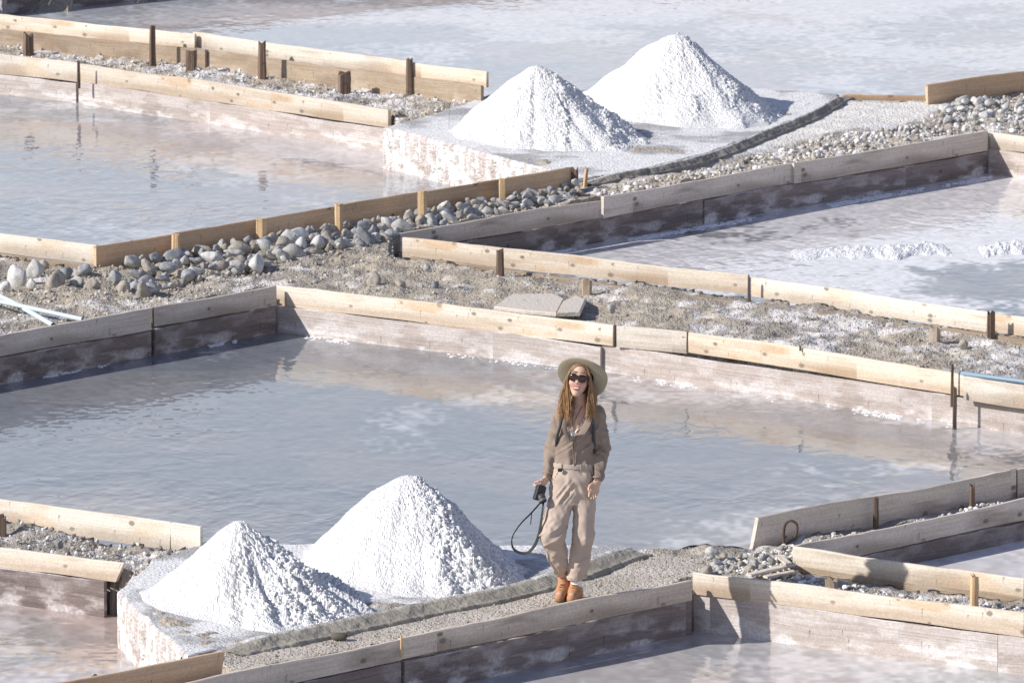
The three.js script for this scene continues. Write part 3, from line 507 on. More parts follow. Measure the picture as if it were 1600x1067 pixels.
// rubble under the corner, bigger and paler
for (const [x, y, s, m, lab] of [
  [25, 440, .13, 5, 'large white rock at the left edge under the pale plank wall'], [52, 428, .12, 4, 'pale cracked rock behind the white rock at the left edge'], [85, 447, .125, 3, 'blocky tan rock standing left of the plank corner'], [120, 444, .085, 2, 'upright grey rock in front of the plank corner'], [143, 450, .085, 3, 'round tan rock just right of the plank corner'],
  [102, 430, .08, 1, 'dark pointed rock behind the blocky tan rock'], [130, 428, .09, 0, 'grey triangular rock at the foot of the plank corner'], [178, 437, .09, 0, 'angular dark rock at the left end of the stone row'], [190, 455, .085, 3, 'flat tan rock lowest below the brown boards at left'], [5, 452, .07, 5, 'small white rock cut by the left edge'], [48, 447, .06, 4, 'small pale rock between the white and tan rocks'], [210, 452, .07, 0, 'grey slab-like rock tilted at left end of stones'], [68, 418, .07, 3, 'small buff rock close under the pale plank wall'],
  [400, 418, .11, 5, 'large white rounded rock lowest in the stone row'], [370, 420, .085, 2, 'pale grey rock left of the large white rounded rock'], [345, 418, .07, 3, 'small orange-tinted rock left of the pale grey rock'],
  [582, 445, .095, 3, 'lone upright rock on the sandy bank near the plank end'], [625, 448, .06, 3, 'small tan rock right of the lone upright rock'], [667, 420, .05, 2, 'small rock just under the cream plank end'], [680, 448, .05, 1, 'small dark rock on the sandy bank beside salt spot'],
  [955, 486, .05, 2, 'small grey rock right of the broken pale slabs'], [1392, 512, .05, 5, 'white pebble-like rock under the cream wall at right'], [1505, 542, .06, 3, 'flat grey-brown rock on the bank near the right stake'],
  [880, 296, .10, 2, 'large tan rock at the right end of the stone row'], [90, 852, .045, 1, 'dark small rock on the lower left bank'],
]) { const p = G(x, y, 0); p.y = s * 0.35; putStone((m === 1 || m === 2 ? rounds : rocks)[Math.floor(R1() * 4)], stoneMat[m], p, s, lab, null, [0.95, 0.95, 0.8]); }
// right-hand rubble piles
for (let i = 0; i < 44; i++) { const p = G(1475 + R1() * 140, 156 + R1() * 34, 0), s = 0.034 + R1() * 0.055; p.y = s * 0.3; putStone(rocks[i % 4], stoneMat[[5, 4, 2, 5][i % 4]], p, s, `${s > .06 ? 'large' : 'small'} ${['white', 'light', 'pale', 'white'][i % 4]} rock ${p.x > 4.75 ? 'at the right edge below' : p.z < -24.6 ? 'close under' : p.z < -23 ? 'in the middle rows before' : 'in the front rows before'} the ${p.x < 4.3 ? 'left end of' : p.x < 4.55 ? 'left part of' : 'right part of'} the top right boards`.replace(/  +/g, ' '), 'rocks below the top right brown boards'); }
for (let i = 0; i < 34; i++) { const f = R1(), p = G(1095 + f * 120, 868 + R1() * 28 + f * 4, 0), s = 0.022 + R1() * R1() * 0.055; p.y = s * 0.5; putStone(rounds[i % 6], stoneMat[[2, 3, 4, 3][i % 4]], p, s, `${s > .055 ? 'larger' : 'small'} broken ${['pale', 'brownish', 'light', 'sandy'][i % 4]} rock at the ${f < .33 ? 'left end' : f < .66 ? 'middle' : 'right end'} of the small heap right of the path`, 'broken rocks right of the path'); }
// dark clod beside the kerb
meshThing('clod', stoneGeo(377, { cuts: 6, flat: .5 }).scale(0.065, 0.035, 0.04), std(.10, .09, .075), 'small dark clod lying beside the kerb of the path', 'clod', G(530, 994, 0.02));
// broken pale slabs on the bank
{
  const slab = (pts, y, t) => { const g = new THREE.ExtrudeGeometry(new THREE.Shape(pts.map(q => { const w = G(q[0], q[1], y); return new THREE.Vector2(w.x, -w.z); })), { depth: t, bevelEnabled: true, bevelSize: .008, bevelThickness: .008, bevelSegments: 1 }); g.rotateX(-Math.PI / 2); g.translate(0, y, 0); return g; };
  const sm = std(.60, .54, .47, .9, { bumpMap: soilBump.bump, bumpScale: .01 });
  meshThing('stone_slab', slab([[773, 484], [800, 465], [862, 464], [880, 472], [868, 494], [820, 490]], 0.012, .025), sm, 'broad pale stone slab lying flat on the middle bank', 'slab');
  meshThing('stone_slab', slab([[882, 476], [900, 468], [914, 474], [905, 493], [872, 494]], 0.03, .03), sm, 'small pale broken slab at the right of the broad slab', 'slab');
}
// loose gravel, rubble and salt crumbs
function scatter(name, label, cat, poly, count, s0, s1, mats, seed, yoff = 0.3, keep) {
  const R = rng(seed), bb = [Math.min(...poly.map(q => q[0])), Math.max(...poly.map(q => q[0])), Math.min(...poly.map(q => q[1])), Math.max(...poly.map(q => q[1]))];
  const g = new THREE.IcosahedronGeometry(1, 1), p = g.attributes.position; for (let i = 0; i < p.count; i++) { const x = p.getX(i), y = p.getY(i), z = p.getZ(i), r = 0.75 + 0.5 * n3(x * 1.3 + seed, y * 1.3, z * 1.3); p.setXYZ(i, x * r, y * r, z * r); } g.computeVertexNormals();
  const im = new THREE.InstancedMesh(g, std(1, 1, 1, 0.9), count), m = new THREE.Matrix4(), c = new THREE.Color(), q = new THREE.Quaternion(), e = new THREE.Euler(); let n = 0, tries = 0;
  while (n < count && tries++ < count * 30) {
    const x = lerp(bb[0], bb[1], R()), z = lerp(bb[2], bb[3], R()); if (sdPoly(poly, x, z) > 0 || panDist(x, z) < 0.07) continue; if (keep && R() > keep(x, z)) continue;
    const s = s0 + (s1 - s0) * Math.pow(R(), 2.5); e.set(R() * 6, R() * 6, R() * 6); q.setFromEuler(e);
    m.compose(V(x, groundHeight(x, z) + s * yoff, z), q, V(s * (0.8 + R() * 0.5), s * 0.7, s)); im.setMatrixAt(n, m);
    const k = mats[Math.floor(R() * mats.length)], v = 0.85 + R() * 0.3; im.setColorAt(n, c.setRGB(k[0] * v, k[1] * v, k[2] * v)); n++;
  }
  im.count = n; sh(im); im.name = numbered(name); im.userData = { kind: 'stuff', label, category: cat }; scene.add(im);
}
const soils = [[.40, .36, .30], [.34, .31, .27], [.47, .43, .38], [.30, .28, .25]], sands = [[.58, .52, .44], [.5, .45, .38], [.62, .58, .52], [.46, .43, .39], [.7, .68, .65]], greys = [[.42, .40, .36], [.5, .48, .45], [.36, .33, .29]], salts = [[.82, .81, .81], [.76, .75, .75], [.6, .58, .56]], mixed = [[.72, .70, .69], [.5, .48, .46], [.8, .79, .79], [.4, .38, .36], [.62, .6, .58]];
scatter('rubble', 'pale salt-dusted rubble strip along the long grey wall', 'rubble', rubbleBand, 3400, .005, .030, mixed.concat(soils), 11);
scatter('salt_crumbs', 'white salt crumbs on the bank between the upper left plank walls', 'salt', farDike, 1500, .005, .022, salts.concat(greys, greys), 12, .3, (x, z) => 0.2 + fbm(x * 2, z * 2, 3, 5));
scatter('gravel', 'grey gravel and pebbles on the sandy middle bank', 'gravel', midDike, 1800, .003, .018, soils, 13, .3, (x, z) => sstep(.3, .6, fbm(x * 2.5, z * 2.5, 3, 8)));
scatter('gravel', 'dark rubble and salt bits on the lower left bank', 'gravel', loDike, 800, .004, .022, soils.concat(salts, [[.26, .24, .22]]), 14);
scatter('gravel', 'fine pebbles between the grey stones on the bank', 'gravel', stoneBand, 2000, .006, .022, soils, 15);
scatter('gravel', 'gravel below the stones along the left two-board wall', 'gravel', pxPoly([[-60, 470], [240, 450], [430, 440], [620, 385], [640, 400], [440, 445], [230, 483], [-60, 528]]), 1900, .003, .014, soils.concat(sands), 16);
scatter('gravel', 'fine grit on the walking path by the kerb', 'gravel', pathNear, 900, .003, .011, soils, 17);
scatter('gravel', 'rubble between the plank walls at lower right', 'gravel', pxPoly([[1090, 890], [1180, 862], [1600, 775], [1600, 800], [1245, 862], [1245, 900], [1600, 950], [1600, 958], [1300, 918]]), 2200, .006, .024, mixed.concat(soils), 18);

// salt crumbs along the water line of the walls
function crumbs(label, lines, count, s0, s1, seed) {
  const R = rng(seed), g = new THREE.IcosahedronGeometry(1, 1), im = new THREE.InstancedMesh(g, std(.86, .85, .86, .8), count), m = new THREE.Matrix4(), q = new THREE.Quaternion(), e = new THREE.Euler();
  for (let i = 0; i < count; i++) { const L = lines[Math.floor(R() * lines.length)]; let f = R(), t = 0; while (t++ < 40 && R() > sstep(0.45, 0.75, n2(f * 9, L[1], seed) * 0.6 + n2(f * 31, L[1], seed + 1) * 0.4)) f = R(); const p = G(lerp(L[0], L[2], f), lerp(L[1], L[3], f) + (L[4] ?? 5) * (Math.pow(R(), 1.6) - .35), WATER), s = s0 + (s1 - s0) * Math.pow(R(), 4); e.set(0, R() * 6, 0); q.setFromEuler(e); m.compose(p, q, V(s * 1.8, s * .45, s * 1.2)); im.setMatrixAt(i, m); }
  sh(im); im.name = numbered('salt_crust'); im.userData = { kind: 'stuff', label, category: 'salt' }; scene.add(im);
}
crumbs('white salt crust along the water line of the middle plank wall', [[478, 525, 940, 580, 9], [945, 584, 1490, 664, 8]], 1300, .003, .014, 31);
crumbs('white salt crust line in the shade of the grey left wall', [[225, 556, 425, 524, 4], [60, 590, 220, 560, 4]], 500, .005, .016, 32);
crumbs('white salt crust at the foot of the long grey shaded wall', [[860, 396, 1550, 277, 5]], 1100, .006, .022, 33);
crumbs('white salt crust at the foot of the far salt pavement', [[604, 242, 785, 280, 6]], 500, .006, .02, 34);
// crusted salt ridges in the right pan
for (const [pts, lab] of [[[[1228, 400], [1300, 394], [1400, 394], [1455, 388], [1495, 396]], 'long raised ridge of crusted salt in the right pan'], [[[1528, 396], [1570, 388], [1660, 386]], 'short ridge of crusted salt at the right edge of the pan']]) {
  const c = new THREE.CatmullRomCurve3(pts.map(([x, y]) => G(x, y, WATER))), N = 160, K = 16, pos = [], uv = [], idx = [];
  for (let i = 0; i <= N; i++) { const p = c.getPointAt(i / N); const e = Math.sin(Math.PI * i / N) ** 0.5; for (let k = 0; k <= K; k++) { const q = k / K * 2 - 1, x = p.x, z = p.z + q * 0.5 * (0.6 + 0.7 * n2(i * 0.12, 3, 8)); const y = WATER - 0.02 + (1 - q * q) * e * (0.025 + 0.06 * fbm(x * 9, z * 5, 4, 33) * n2(x * 3, 1, 7) + 0.02 * n2(x * 30, z * 18, 4) + 0.012 * n2(x * 55, z * 40, 5)); pos.push(x, y, z); uv.push(x, z); } }
  for (let i = 0; i < N; i++) for (let k = 0; k < K; k++) { const A = i * (K + 1) + k, B = A + 1, C = A + K + 1, D = C + 1; idx.push(A, B, C, B, D, C); }
  const g = new THREE.BufferGeometry(); g.setAttribute('position', new THREE.Float32BufferAttribute(pos, 3)); g.setAttribute('uv', new THREE.Float32BufferAttribute(uv, 2)); g.setIndex(idx); g.computeVertexNormals();
  const o = meshThing('salt_ridge', g, saltMat, lab, 'salt ridge');
}
// pipes, hose, loose laths, iron hook
const tube = (pts, r, seg = 40, rad = 10) => new THREE.TubeGeometry(new THREE.CatmullRomCurve3(pts), seg, r, rad);
const pipeMat = std(.55, .66, .74, .45), blueMat = std(.22, .31, .39, .5);
meshThing('pipe', tube([G(-60, 440, .05), G(10, 468, .05), G(82, 508, .03)], .022), pipeMat, 'pale plastic pipe lying at left, running down to the wall', 'pipe');
meshThing('pipe', tube([G(-60, 458, .09), G(50, 482, .06), G(128, 499, .03)], .02), pipeMat, 'pale blue plastic pipe at left, crossing over the other pipe', 'pipe');
meshThing('hose', tube([G(1500, 583, .03), G(1545, 589, .04), G(1640, 602, .04), G(1760, 622, .03)], .022), blueMat, 'blue hose lying behind the middle plank wall at the right edge', 'hose');
{
  const lath = (a, b, w, t, lab) => { const g = new RoundedBoxGeometry(a.distanceTo(b), t, w, 1, 0.004), o = meshThing('loose_lath', g, M.grey, lab, 'lath', a.clone().add(b).multiplyScalar(.5)); const d = b.clone().sub(a).normalize(); o.quaternion.setFromUnitVectors(V(1, 0, 0), d); };
  lath(G(1170, 899, .03), G(1240, 882, .06), .07, .02, 'grey loose lath lying by the corner of the small pan, upper one');
  lath(G(1196, 902, .02), G(1243, 893, .03), .06, .02, 'grey loose lath lying by the corner of the small pan, lower one');
  lath(G(1216, 868, .0), G(1236, 884, .12), .05, .02, 'short lath leaning steeply behind the corner of the small pan');
  const rust = std(.09, .06, .045, .85), o = G(1226, 848, 0);
  const hk = thing('iron_hook', 'rusty bent iron hook standing against the slanted end of the taupe wall', 'hook', o);
  part('bar', tube([V(0, -.05, 0), V(-.005, .08, 0), V(.01, .15, .01), V(.05, .175, .02), V(.09, .15, .02), V(.095, .09, .03), V(.08, .05, .03)], .011, 40, 8), rust, hk);
}

// ------------------------------------------------------------------ the woman
// local frame: x right, y up, z towards the camera; origin on the path between the boots
const FEET = G(888, 935, 0.0);
const Q = (px, py, z = 0) => V((px - 888) / 212, (935 - py + 43 * z) / 207.6, z);
const smin = (a, b, k) => { const h = Math.max(k - Math.abs(a - b), 0) / k; return Math.min(a, b) - h * h * k * 0.25; };
const smax = (a, b, k) => -smin(-a, -b, k);
function cap(p, a, b, ra, rb) {
  const bx = b.x - a.x, by = b.y - a.y, bz = b.z - a.z, px = p.x - a.x, py = p.y - a.y, pz = p.z - a.z;
  const t = clamp((px * bx + py * by + pz * bz) / (bx * bx + by * by + bz * bz)); return Math.hypot(px - bx * t, py - by * t, pz - bz * t) - (ra + (rb - ra) * t);
}
const ell = (p, c, rx, ry, rz) => { const x = (p.x - c.x) / rx, y = (p.y - c.y) / ry, z = (p.z - c.z) / rz, k = Math.hypot(x, y, z), k1 = Math.hypot(x / rx, y / ry, z / rz); return k1 < 1e-6 ? -Math.min(rx, ry, rz) : k * (k - 1) / k1; };
function mesher(f, lo, hi, c, colour) {        // naive surface nets
  const nx = Math.ceil((hi.x - lo.x) / c) + 1, ny = Math.ceil((hi.y - lo.y) / c) + 1, nz = Math.ceil((hi.z - lo.z) / c) + 1, F = new Float32Array(nx * ny * nz), p = V(0, 0, 0);
  for (let k = 0, q = 0; k < nz; k++) for (let j = 0; j < ny; j++) for (let i = 0; i < nx; i++, q++) F[q] = f(p.set(lo.x + i * c, lo.y + j * c, lo.z + k * c));
  const id = new Int32Array(nx * ny * nz).fill(-1), pos = [], idx = [], at = (i, j, k) => (k * ny + j) * nx + i;
  const E = [[0, 1], [2, 3], [4, 5], [6, 7], [0, 2], [1, 3], [4, 6], [5, 7], [0, 4], [1, 5], [2, 6], [3, 7]];
  for (let k = 0; k < nz - 1; k++) for (let j = 0; j < ny - 1; j++) for (let i = 0; i < nx - 1; i++) {
    const v = []; let m = 0; for (let b = 0; b < 8; b++) { v[b] = F[at(i + (b & 1), j + (b >> 1 & 1), k + (b >> 2))]; if (v[b] < 0) m++; } if (m === 0 || m === 8) continue;
    let x = 0, y = 0, z = 0, n = 0; for (const [a, b] of E) if ((v[a] < 0) !== (v[b] < 0)) { const t = v[a] / (v[a] - v[b]); x += (a & 1) + ((b & 1) - (a & 1)) * t; y += (a >> 1 & 1) + ((b >> 1 & 1) - (a >> 1 & 1)) * t; z += (a >> 2) + ((b >> 2) - (a >> 2)) * t; n++; }
    id[at(i, j, k)] = pos.length / 3; pos.push(lo.x + (i + x / n) * c, lo.y + (j + y / n) * c, lo.z + (k + z / n) * c);
  }
  const quad = (a, b, d, e, flip) => { if (a < 0 || b < 0 || d < 0 || e < 0) return; flip ? idx.push(a, d, b, a, e, d) : idx.push(a, b, d, a, d, e); };
  for (let k = 1; k < nz - 1; k++) for (let j = 1; j < ny - 1; j++) for (let i = 1; i < nx - 1; i++) {
    const s = F[at(i, j, k)] < 0;
    if (s !== F[at(i + 1, j, k)] < 0) quad(id[at(i, j - 1, k - 1)], id[at(i, j, k - 1)], id[at(i, j, k)], id[at(i, j - 1, k)], !s);
    if (s !== F[at(i, j + 1, k)] < 0) quad(id[at(i - 1, j, k - 1)], id[at(i - 1, j, k)], id[at(i, j, k)], id[at(i, j, k - 1)], !s);
    if (s !== F[at(i, j, k + 1)] < 0) quad(id[at(i - 1, j - 1, k)], id[at(i, j - 1, k)], id[at(i, j, k)], id[at(i - 1, j, k)], !s);
  }
  const nor = [], e = c * 0.5, a = V(0, 0, 0), uv = [], col = [];
  for (let i = 0; i < pos.length; i += 3) {
    const x = pos[i], y = pos[i + 1], z = pos[i + 2];
    const gx = f(a.set(x + e, y, z)) - f(a.set(x - e, y, z)), gy = f(a.set(x, y + e, z)) - f(a.set(x, y - e, z)), gz = f(a.set(x, y, z + e)) - f(a.set(x, y, z - e)), l = Math.hypot(gx, gy, gz) || 1;
    nor.push(gx / l, gy / l, gz / l); uv.push(x, y); if (colour) col.push(...colour(a.set(x, y, z)));
  }
  const g = new THREE.BufferGeometry(); g.setAttribute('position', new THREE.Float32BufferAttribute(pos, 3)); g.setAttribute('normal', new THREE.Float32BufferAttribute(nor, 3)); g.setAttribute('uv', new THREE.Float32BufferAttribute(uv, 2)); if (colour) g.setAttribute('color', new THREE.Float32BufferAttribute(col, 3)); g.setIndex(idx); return g;
}
const J = {
  pelvis: Q(896, 748), waist: Q(897, 718), chest: Q(903, 668), neck: Q(907, 634, -.01),
  hipL: Q(880, 766), hipR: Q(914, 766), kneeL: Q(862, 835, .10), ankL: Q(881, 902, -.03), kneeR: Q(911, 838, .05), ankR: Q(900, 906, 0),
  shL: Q(876, 650, -.01), elL: Q(864, 701, -.05), wrL: Q(855, 745, .02), shR: Q(933, 648, -.01), elR: Q(940, 702, -.03), wrR: Q(933, 752, .07),
};
const woman = thing('person', 'woman in beige shirt and trousers with a wide hat, holding a camera on the path', 'person', FEET);
// head frame
const HO = Q(904.5, 595, .05), HR = new THREE.Quaternion().setFromEuler(new THREE.Euler(-0.17, -0.12, -0.15, 'YXZ')), HI = HR.clone().invert();
const toHead = p => p.clone().sub(HO).applyQuaternion(HI), fromHead = (x, y, z) => V(x, y, z).applyQuaternion(HR).add(HO);
function headSDF(p) {
  const q = toHead(p);
  let d = ell(q, V(0, .035, -.015), .074, .098, .094);
  d = smin(d, ell(q, V(0, -.035, .022), .060, .085, .066), .04);
  d = smin(d, ell(q, V(0, -.106, .058), .024, .020, .022), .03);
  for (const s of [-1, 1]) { d = smin(d, ell(q, V(s * .036, -.03, .062), .026, .024, .022), .02); d = smin(d, ell(q, V(s * .03, .043, .078), .028, .010, .012), .015); d = smin(d, ell(q, V(s * .075, .0, -.01), .010, .03, .018), .008); d = smax(d, -ell(q, V(s * .031, .02, .098), .019, .012, .012), .012); d = smin(d, ell(q, V(s * .031, .02, .079), .013, .011, .011), .003); }
  d = smin(d, cap(q, V(0, .03, .083), V(0, -.018, .104), .009, .0125), .014);
  d = smin(d, ell(q, V(0, -.022, .096), .018, .009, .011), .010);
  d = smin(d, ell(q, V(0, -.052, .082), .027, .006, .010), .006); d = smin(d, ell(q, V(0, -.070, .080), .023, .007, .011), .006);
  d = smax(d, -ell(q, V(0, -.0605, .096), .021, .0045, .012), .003);
  return d;
}
const skinC = p => {
  const q = toHead(p);
  if (q.z > .05 && q.y < -.03 && q.y > -.1) { if (Math.abs(q.x) < .019 && Math.abs(q.y + .0605) < .0042 && q.z > .07) return [.82, .78, .74]; if (Math.abs(q.x) < .028 && (q.y > -.081 && q.y < -.044) && q.z > .078) return [.46, .15, .14]; }
  if (q.z > .06 && Math.abs(q.y - .052) < .006 && Math.abs(Math.abs(q.x) - .032) < .022) return [.2, .12, .08];
  if (Math.hypot(Math.abs(q.x) - .042, q.y + .03) < .025 && q.z > .03) return [.62, .34, .27];
  return [.60, .385, .285];
};
function torsoD(p, grow) {         // stacked ovals from hips to shoulders
  const y = p.y, S = [[.72, .035, .10, .09], [.82, .04, .155, .112], [.90, .038, .160, .118], [1.0, .042, .138, .10], [1.06, .045, .128, .093], [1.16, .055, .136, .10], [1.27, .072, .146, .108], [1.36, .08, .142, .098], [1.42, .083, .11, .082], [1.48, .088, .058, .06]];
  let i = 0; while (i < S.length - 2 && y > S[i + 1][0]) i++;
  const t = clamp((y - S[i][0]) / (S[i + 1][0] - S[i][0])), u = t * t * (3 - 2 * t), cx = lerp(S[i][1], S[i + 1][1], u), rx = lerp(S[i][2], S[i + 1][2], u) + grow, rz = lerp(S[i][3], S[i + 1][3], u) + grow;
  const x = (p.x - cx) / rx, z = (p.z + .005) / rz, k = Math.hypot(x, z); let d = (k - 1) * Math.min(rx, rz);
  d = Math.max(d, y - 1.485, .72 - y); return d;
}
// hands: palm + five fingers
function handChain(wr, dirHand, side, across, curl, len = .1) {
  const D = dirHand.clone().normalize(), A = across.clone().sub(D.clone().multiplyScalar(across.dot(D))).normalize(), N = D.clone().cross(A).normalize(); const segs = [];
  const palm = wr.clone().addScaledVector(D, .075);
  for (const s of [-1.2, -.4, .4, 1.2]) segs.push([wr.clone().addScaledVector(A, s * .014).addScaledVector(D, .012), palm.clone().addScaledVector(A, s * .0195), .017, .0125]);
  const L = [.066, .078, .074, .056];
  [-1.2, -.4, .4, 1.2].forEach((s, i) => { let p = palm.clone().addScaledVector(A, s * .0195), ang = 0; [.46, .3, .24].forEach((f, k) => { ang += curl[k] + i * .04; const d = D.clone().multiplyScalar(Math.cos(ang)).addScaledVector(N, side * Math.sin(ang)).addScaledVector(A, s * .05).normalize(); const e = p.clone().addScaledVector(d, L[i] * f); segs.push([p, e, .0095 - k * .001, .0088 - k * .0012]); p = e; }); });
  let p = wr.clone().addScaledVector(A, -.024).addScaledVector(D, .022); for (const [f, k] of [[.042, 0], [.03, 1], [.024, 2]]) { const d = D.clone().multiplyScalar(.75).addScaledVector(A, -.5 + k * .2).addScaledVector(N, side * (.25 + k * .3)).normalize(); const e = p.clone().addScaledVector(d, f); segs.push([p, e, .0125 - k * .0015, .011 - k * .0015]); p = e; }
  return p2 => { let d = 9; segs.forEach(([a, b, ra, rb], i) => { d = smin(d, cap(p2, a, b, ra, rb), i < 4 ? .018 : .005); }); return d; };
}
const handDirL = Q(842, 769, .07).sub(J.wrL), handDirR = Q(920, 784, .11).sub(J.wrR);
const handL = handChain(J.wrL, handDirL, -1, V(.25, -.25, -1), [.6, .75, .5]);
const handR = handChain(J.wrR, handDirR, 1, V(.9, .2, -.45), [.2, .32, .28]);
function armsD(p, r) {
  let d = cap(p, J.shL, J.elL, r[0], r[1]); d = smin(d, cap(p, J.elL, J.wrL, r[1], r[2]), .02);
  let e = cap(p, J.shR, J.elR, r[0], r[1]); e = smin(e, cap(p, J.elR, J.wrR, r[1], r[2]), .02); return Math.min(d, e);
}
function legsD(p, r) {
  let d = cap(p, J.hipL, J.kneeL, r[0], r[1]); d = smin(d, cap(p, J.kneeL, J.ankL, r[1], r[2]), .03);
  let e = cap(p, J.hipR, J.kneeR, r[0], r[1]); e = smin(e, cap(p, J.kneeR, J.ankR, r[1], r[2]), .03); return smin(d, e, .01);
}
const footD = (p, ank, toe) => cap(p, V(ank.x, .06, ank.z), V(toe.x, .045, toe.z), .035, .03);
const toeL = Q(874, 930, .14), toeR = Q(893, 935, .17);
function bodyCore(p) {
  let d = torsoD(p, -.012); d = smin(d, armsD(p, [.042, .036, .026]), .03); d = smin(d, legsD(p, [.078, .052, .036]), .04);
  d = smin(d, cap(p, J.neck.clone().add(V(0, -.03, -.01)), HO.clone().add(V(0, -.04, -.03)), .052, .048), .03);
  d = smin(d, footD(p, J.ankL, toeL), .02); d = smin(d, footD(p, J.ankR, toeR), .02);
  return d;
}
{
  const bodyF = p => { let d = bodyCore(p); d = smin(d, headSDF(p), .02); if (p.y < .98 && p.y > .6) { if (p.x < -.05) d = smin(d, handL(p), .012); else if (p.x > .05 && p.z > .0) d = smin(d, handR(p), .012); } return d; };
  const coarse = p => { const d = bodyF(p); return d; };
  const skin = std(1, 1, 1, .55, { vertexColors: true });
  const clip = (f, lo, hi, m) => p => Math.max(f(p), Math.abs(p.x - (lo.x + hi.x) / 2) - (hi.x - lo.x) / 2 + m, Math.abs(p.y - (lo.y + hi.y) / 2) - (hi.y - lo.y) / 2 + m, Math.abs(p.z - (lo.z + hi.z) / 2) - (hi.z - lo.z) / 2 + m);
  const hlo = HO.clone().add(V(-.12, -.16, -.15)), hhi = HO.clone().add(V(.12, .17, .15));
  const lL = J.wrL.clone().add(V(-.14, -.2, -.06)), lH = J.wrL.clone().add(V(.05, .03, .16)), rL = J.wrR.clone().add(V(-.15, -.22, -.08)), rH = J.wrR.clone().add(V(.07, .03, .16));
  const bodyGeo = mergeGeometries([
    mesher(coarse, V(-.28, -.02, -.2), V(.36, 1.54, .26), .0095, skinC),
    mesher(clip(p => Math.min(headSDF(p), 9), hlo, hhi, .003), hlo, hhi, .0034, skinC),
    mesher(clip(handL, lL, lH, .003), lL, lH, .0032, skinC), mesher(clip(handR, rL, rH, .003), rL, rH, .0032, skinC)]);
  const body = part('body', bodyGeo, skin, woman);

  // ---- clothing
  const fold = (p, s) => {
    const a = n3(p.x * 16 + s, p.y * 9, p.z * 14) - .5, b = n3(p.x * 30 + s, p.y * 24 + p.x * 20, p.z * 30) - .5; return a * .017 + b * .010;
  };
  const jacketF = p => {
    let d = torsoD(p, .012);
    d = smin(d, cap(p, J.shL, J.elL, .056, .052), .03); d = smin(d, cap(p, J.elL, J.wrL.clone().lerp(J.elL, .12), .052, .040), .02);
    d = smin(d, cap(p, J.shR, J.elR, .058, .054), .03); d = smin(d, cap(p, J.elR, J.wrR.clone().lerp(J.elR, .10), .054, .043), .02);
    // drape: diagonal folds across the front and rings on the sleeves
    const near = Math.exp(-((p.x - .1) ** 2) / .02);
    d -= .0095 * (1 - 2 * Math.abs(2 * n3((p.y - (p.x - .05) * .75) * 28, (p.x + p.y * .75) * 7, 4) - 1)) * sstep(1.05, 1.12, p.y) * sstep(1.36, 1.28, p.y) * near * (p.z > 0 ? 1 : 0);
    const slv = sstep(.17, .2, p.x) + sstep(-.09, -.12, p.x); d -= slv * .0095 * (1 - 2 * Math.abs(2 * n3(p.x * 12 + p.y * 9, p.y * 24 + p.x * 12, p.z * 12) - 1));
    d -= .004 * sstep(1.09, 1.04, p.y) * Math.sin(p.x * 90 + 5 * n3(p.x * 10, 1, p.z * 10));
    d += fold(p, 3);
    d = Math.max(d, 1.01 - p.y + (Math.abs(p.x - .04) > .15 ? -.4 : 0) + .012 * (n3(p.x * 12, 1, 2) - .5));
    // open neck: a V down to the breast bone
    const vy = p.y - 1.19, cx = .015 + vy * .22, wV = vy * .31; if (p.z > -.03) d = smax(d, -Math.max(Math.abs(p.x - cx) - wV, -vy, -.03 - p.z), .006);
    return Math.max(d, p.y - 1.475);
  };
  const cloth = (r, g, b) => p => { const v = .94 + .12 * n3(p.x * 22, p.y * 22, p.z * 22); return [r * v, g * v, b * v]; };
  const fab = std(1, 1, 1, .9, { vertexColors: true });
  const jacket = part('shirt', mesher(jacketF, V(-.30, .72, -.24), V(.38, 1.5, .26), .0085, cloth(.272, .21, .17)), fab, body);
  // collar wings
  const wing = (pts, w) => { const c = new THREE.CatmullRomCurve3(pts), pos = [], idx = [], N = 20; for (let i = 0; i <= N; i++) { const f = i / N, p = c.getPoint(f), ww = w * Math.sin(Math.PI * clamp(f * .9 + .1)) ** .6; const o = V(Math.sign(p.x - .07) * .8, -.2, .35).normalize(); for (const s of [0, 1]) { const q = p.clone().addScaledVector(o, ww * s); pos.push(q.x, q.y, q.z + .006 * (1 - s)); } for (const s of [1, 0]) { const q = p.clone().addScaledVector(o, ww * s); pos.push(q.x, q.y, q.z - .008); } } for (let i = 0; i < N; i++) for (let k = 0; k < 4; k++) { const A = i * 4 + k, B = i * 4 + (k + 1) % 4, C = A + 4, D = B + 4; idx.push(A, B, C, B, D, C); } const g = new THREE.BufferGeometry(); g.setAttribute('position', new THREE.Float32BufferAttribute(pos, 3)); g.setIndex(idx); g.computeVertexNormals(); return g; };
  const shirtCol = std(.272, .21, .17, .9, { side: THREE.DoubleSide });
  part('collar', wing([V(.02, 1.20, .125), V(-.01, 1.30, .115), V(.005, 1.40, .075), V(.03, 1.46, .02)], .04), shirtCol, jacket);
  part('collar', wing([V(.03, 1.20, .125), V(.085, 1.29, .118), V(.135, 1.39, .075), V(.145, 1.46, .01)], .055), shirtCol, jacket);
  for (const [y, x] of [[1.15, .033], [1.09, .037], [1.035, .04]]) { const b = part('button', new THREE.CylinderGeometry(.006, .006, .004, 10).rotateX(Math.PI / 2), std(.12, .09, .07, .5), jacket); b.position.set(x, y, .108); }
  part('placket', tube([V(.028, 1.185, .118), V(.034, 1.13, .112), V(.04, 1.07, .108), V(.043, 1.015, .113)], .005, 20, 6), std(.19, .145, .12), jacket);
  for (const w of [J.wrL.clone().lerp(J.elL, .1), J.wrR.clone().lerp(J.elR, .08)]) { const el = w.x < 0 ? J.elL : J.elR; const c = part('cuff', new THREE.TorusGeometry(.038, .009, 8, 24), shirtCol, jacket); c.position.copy(w); c.quaternion.setFromUnitVectors(V(0, 0, 1), w.clone().sub(el).normalize()); }
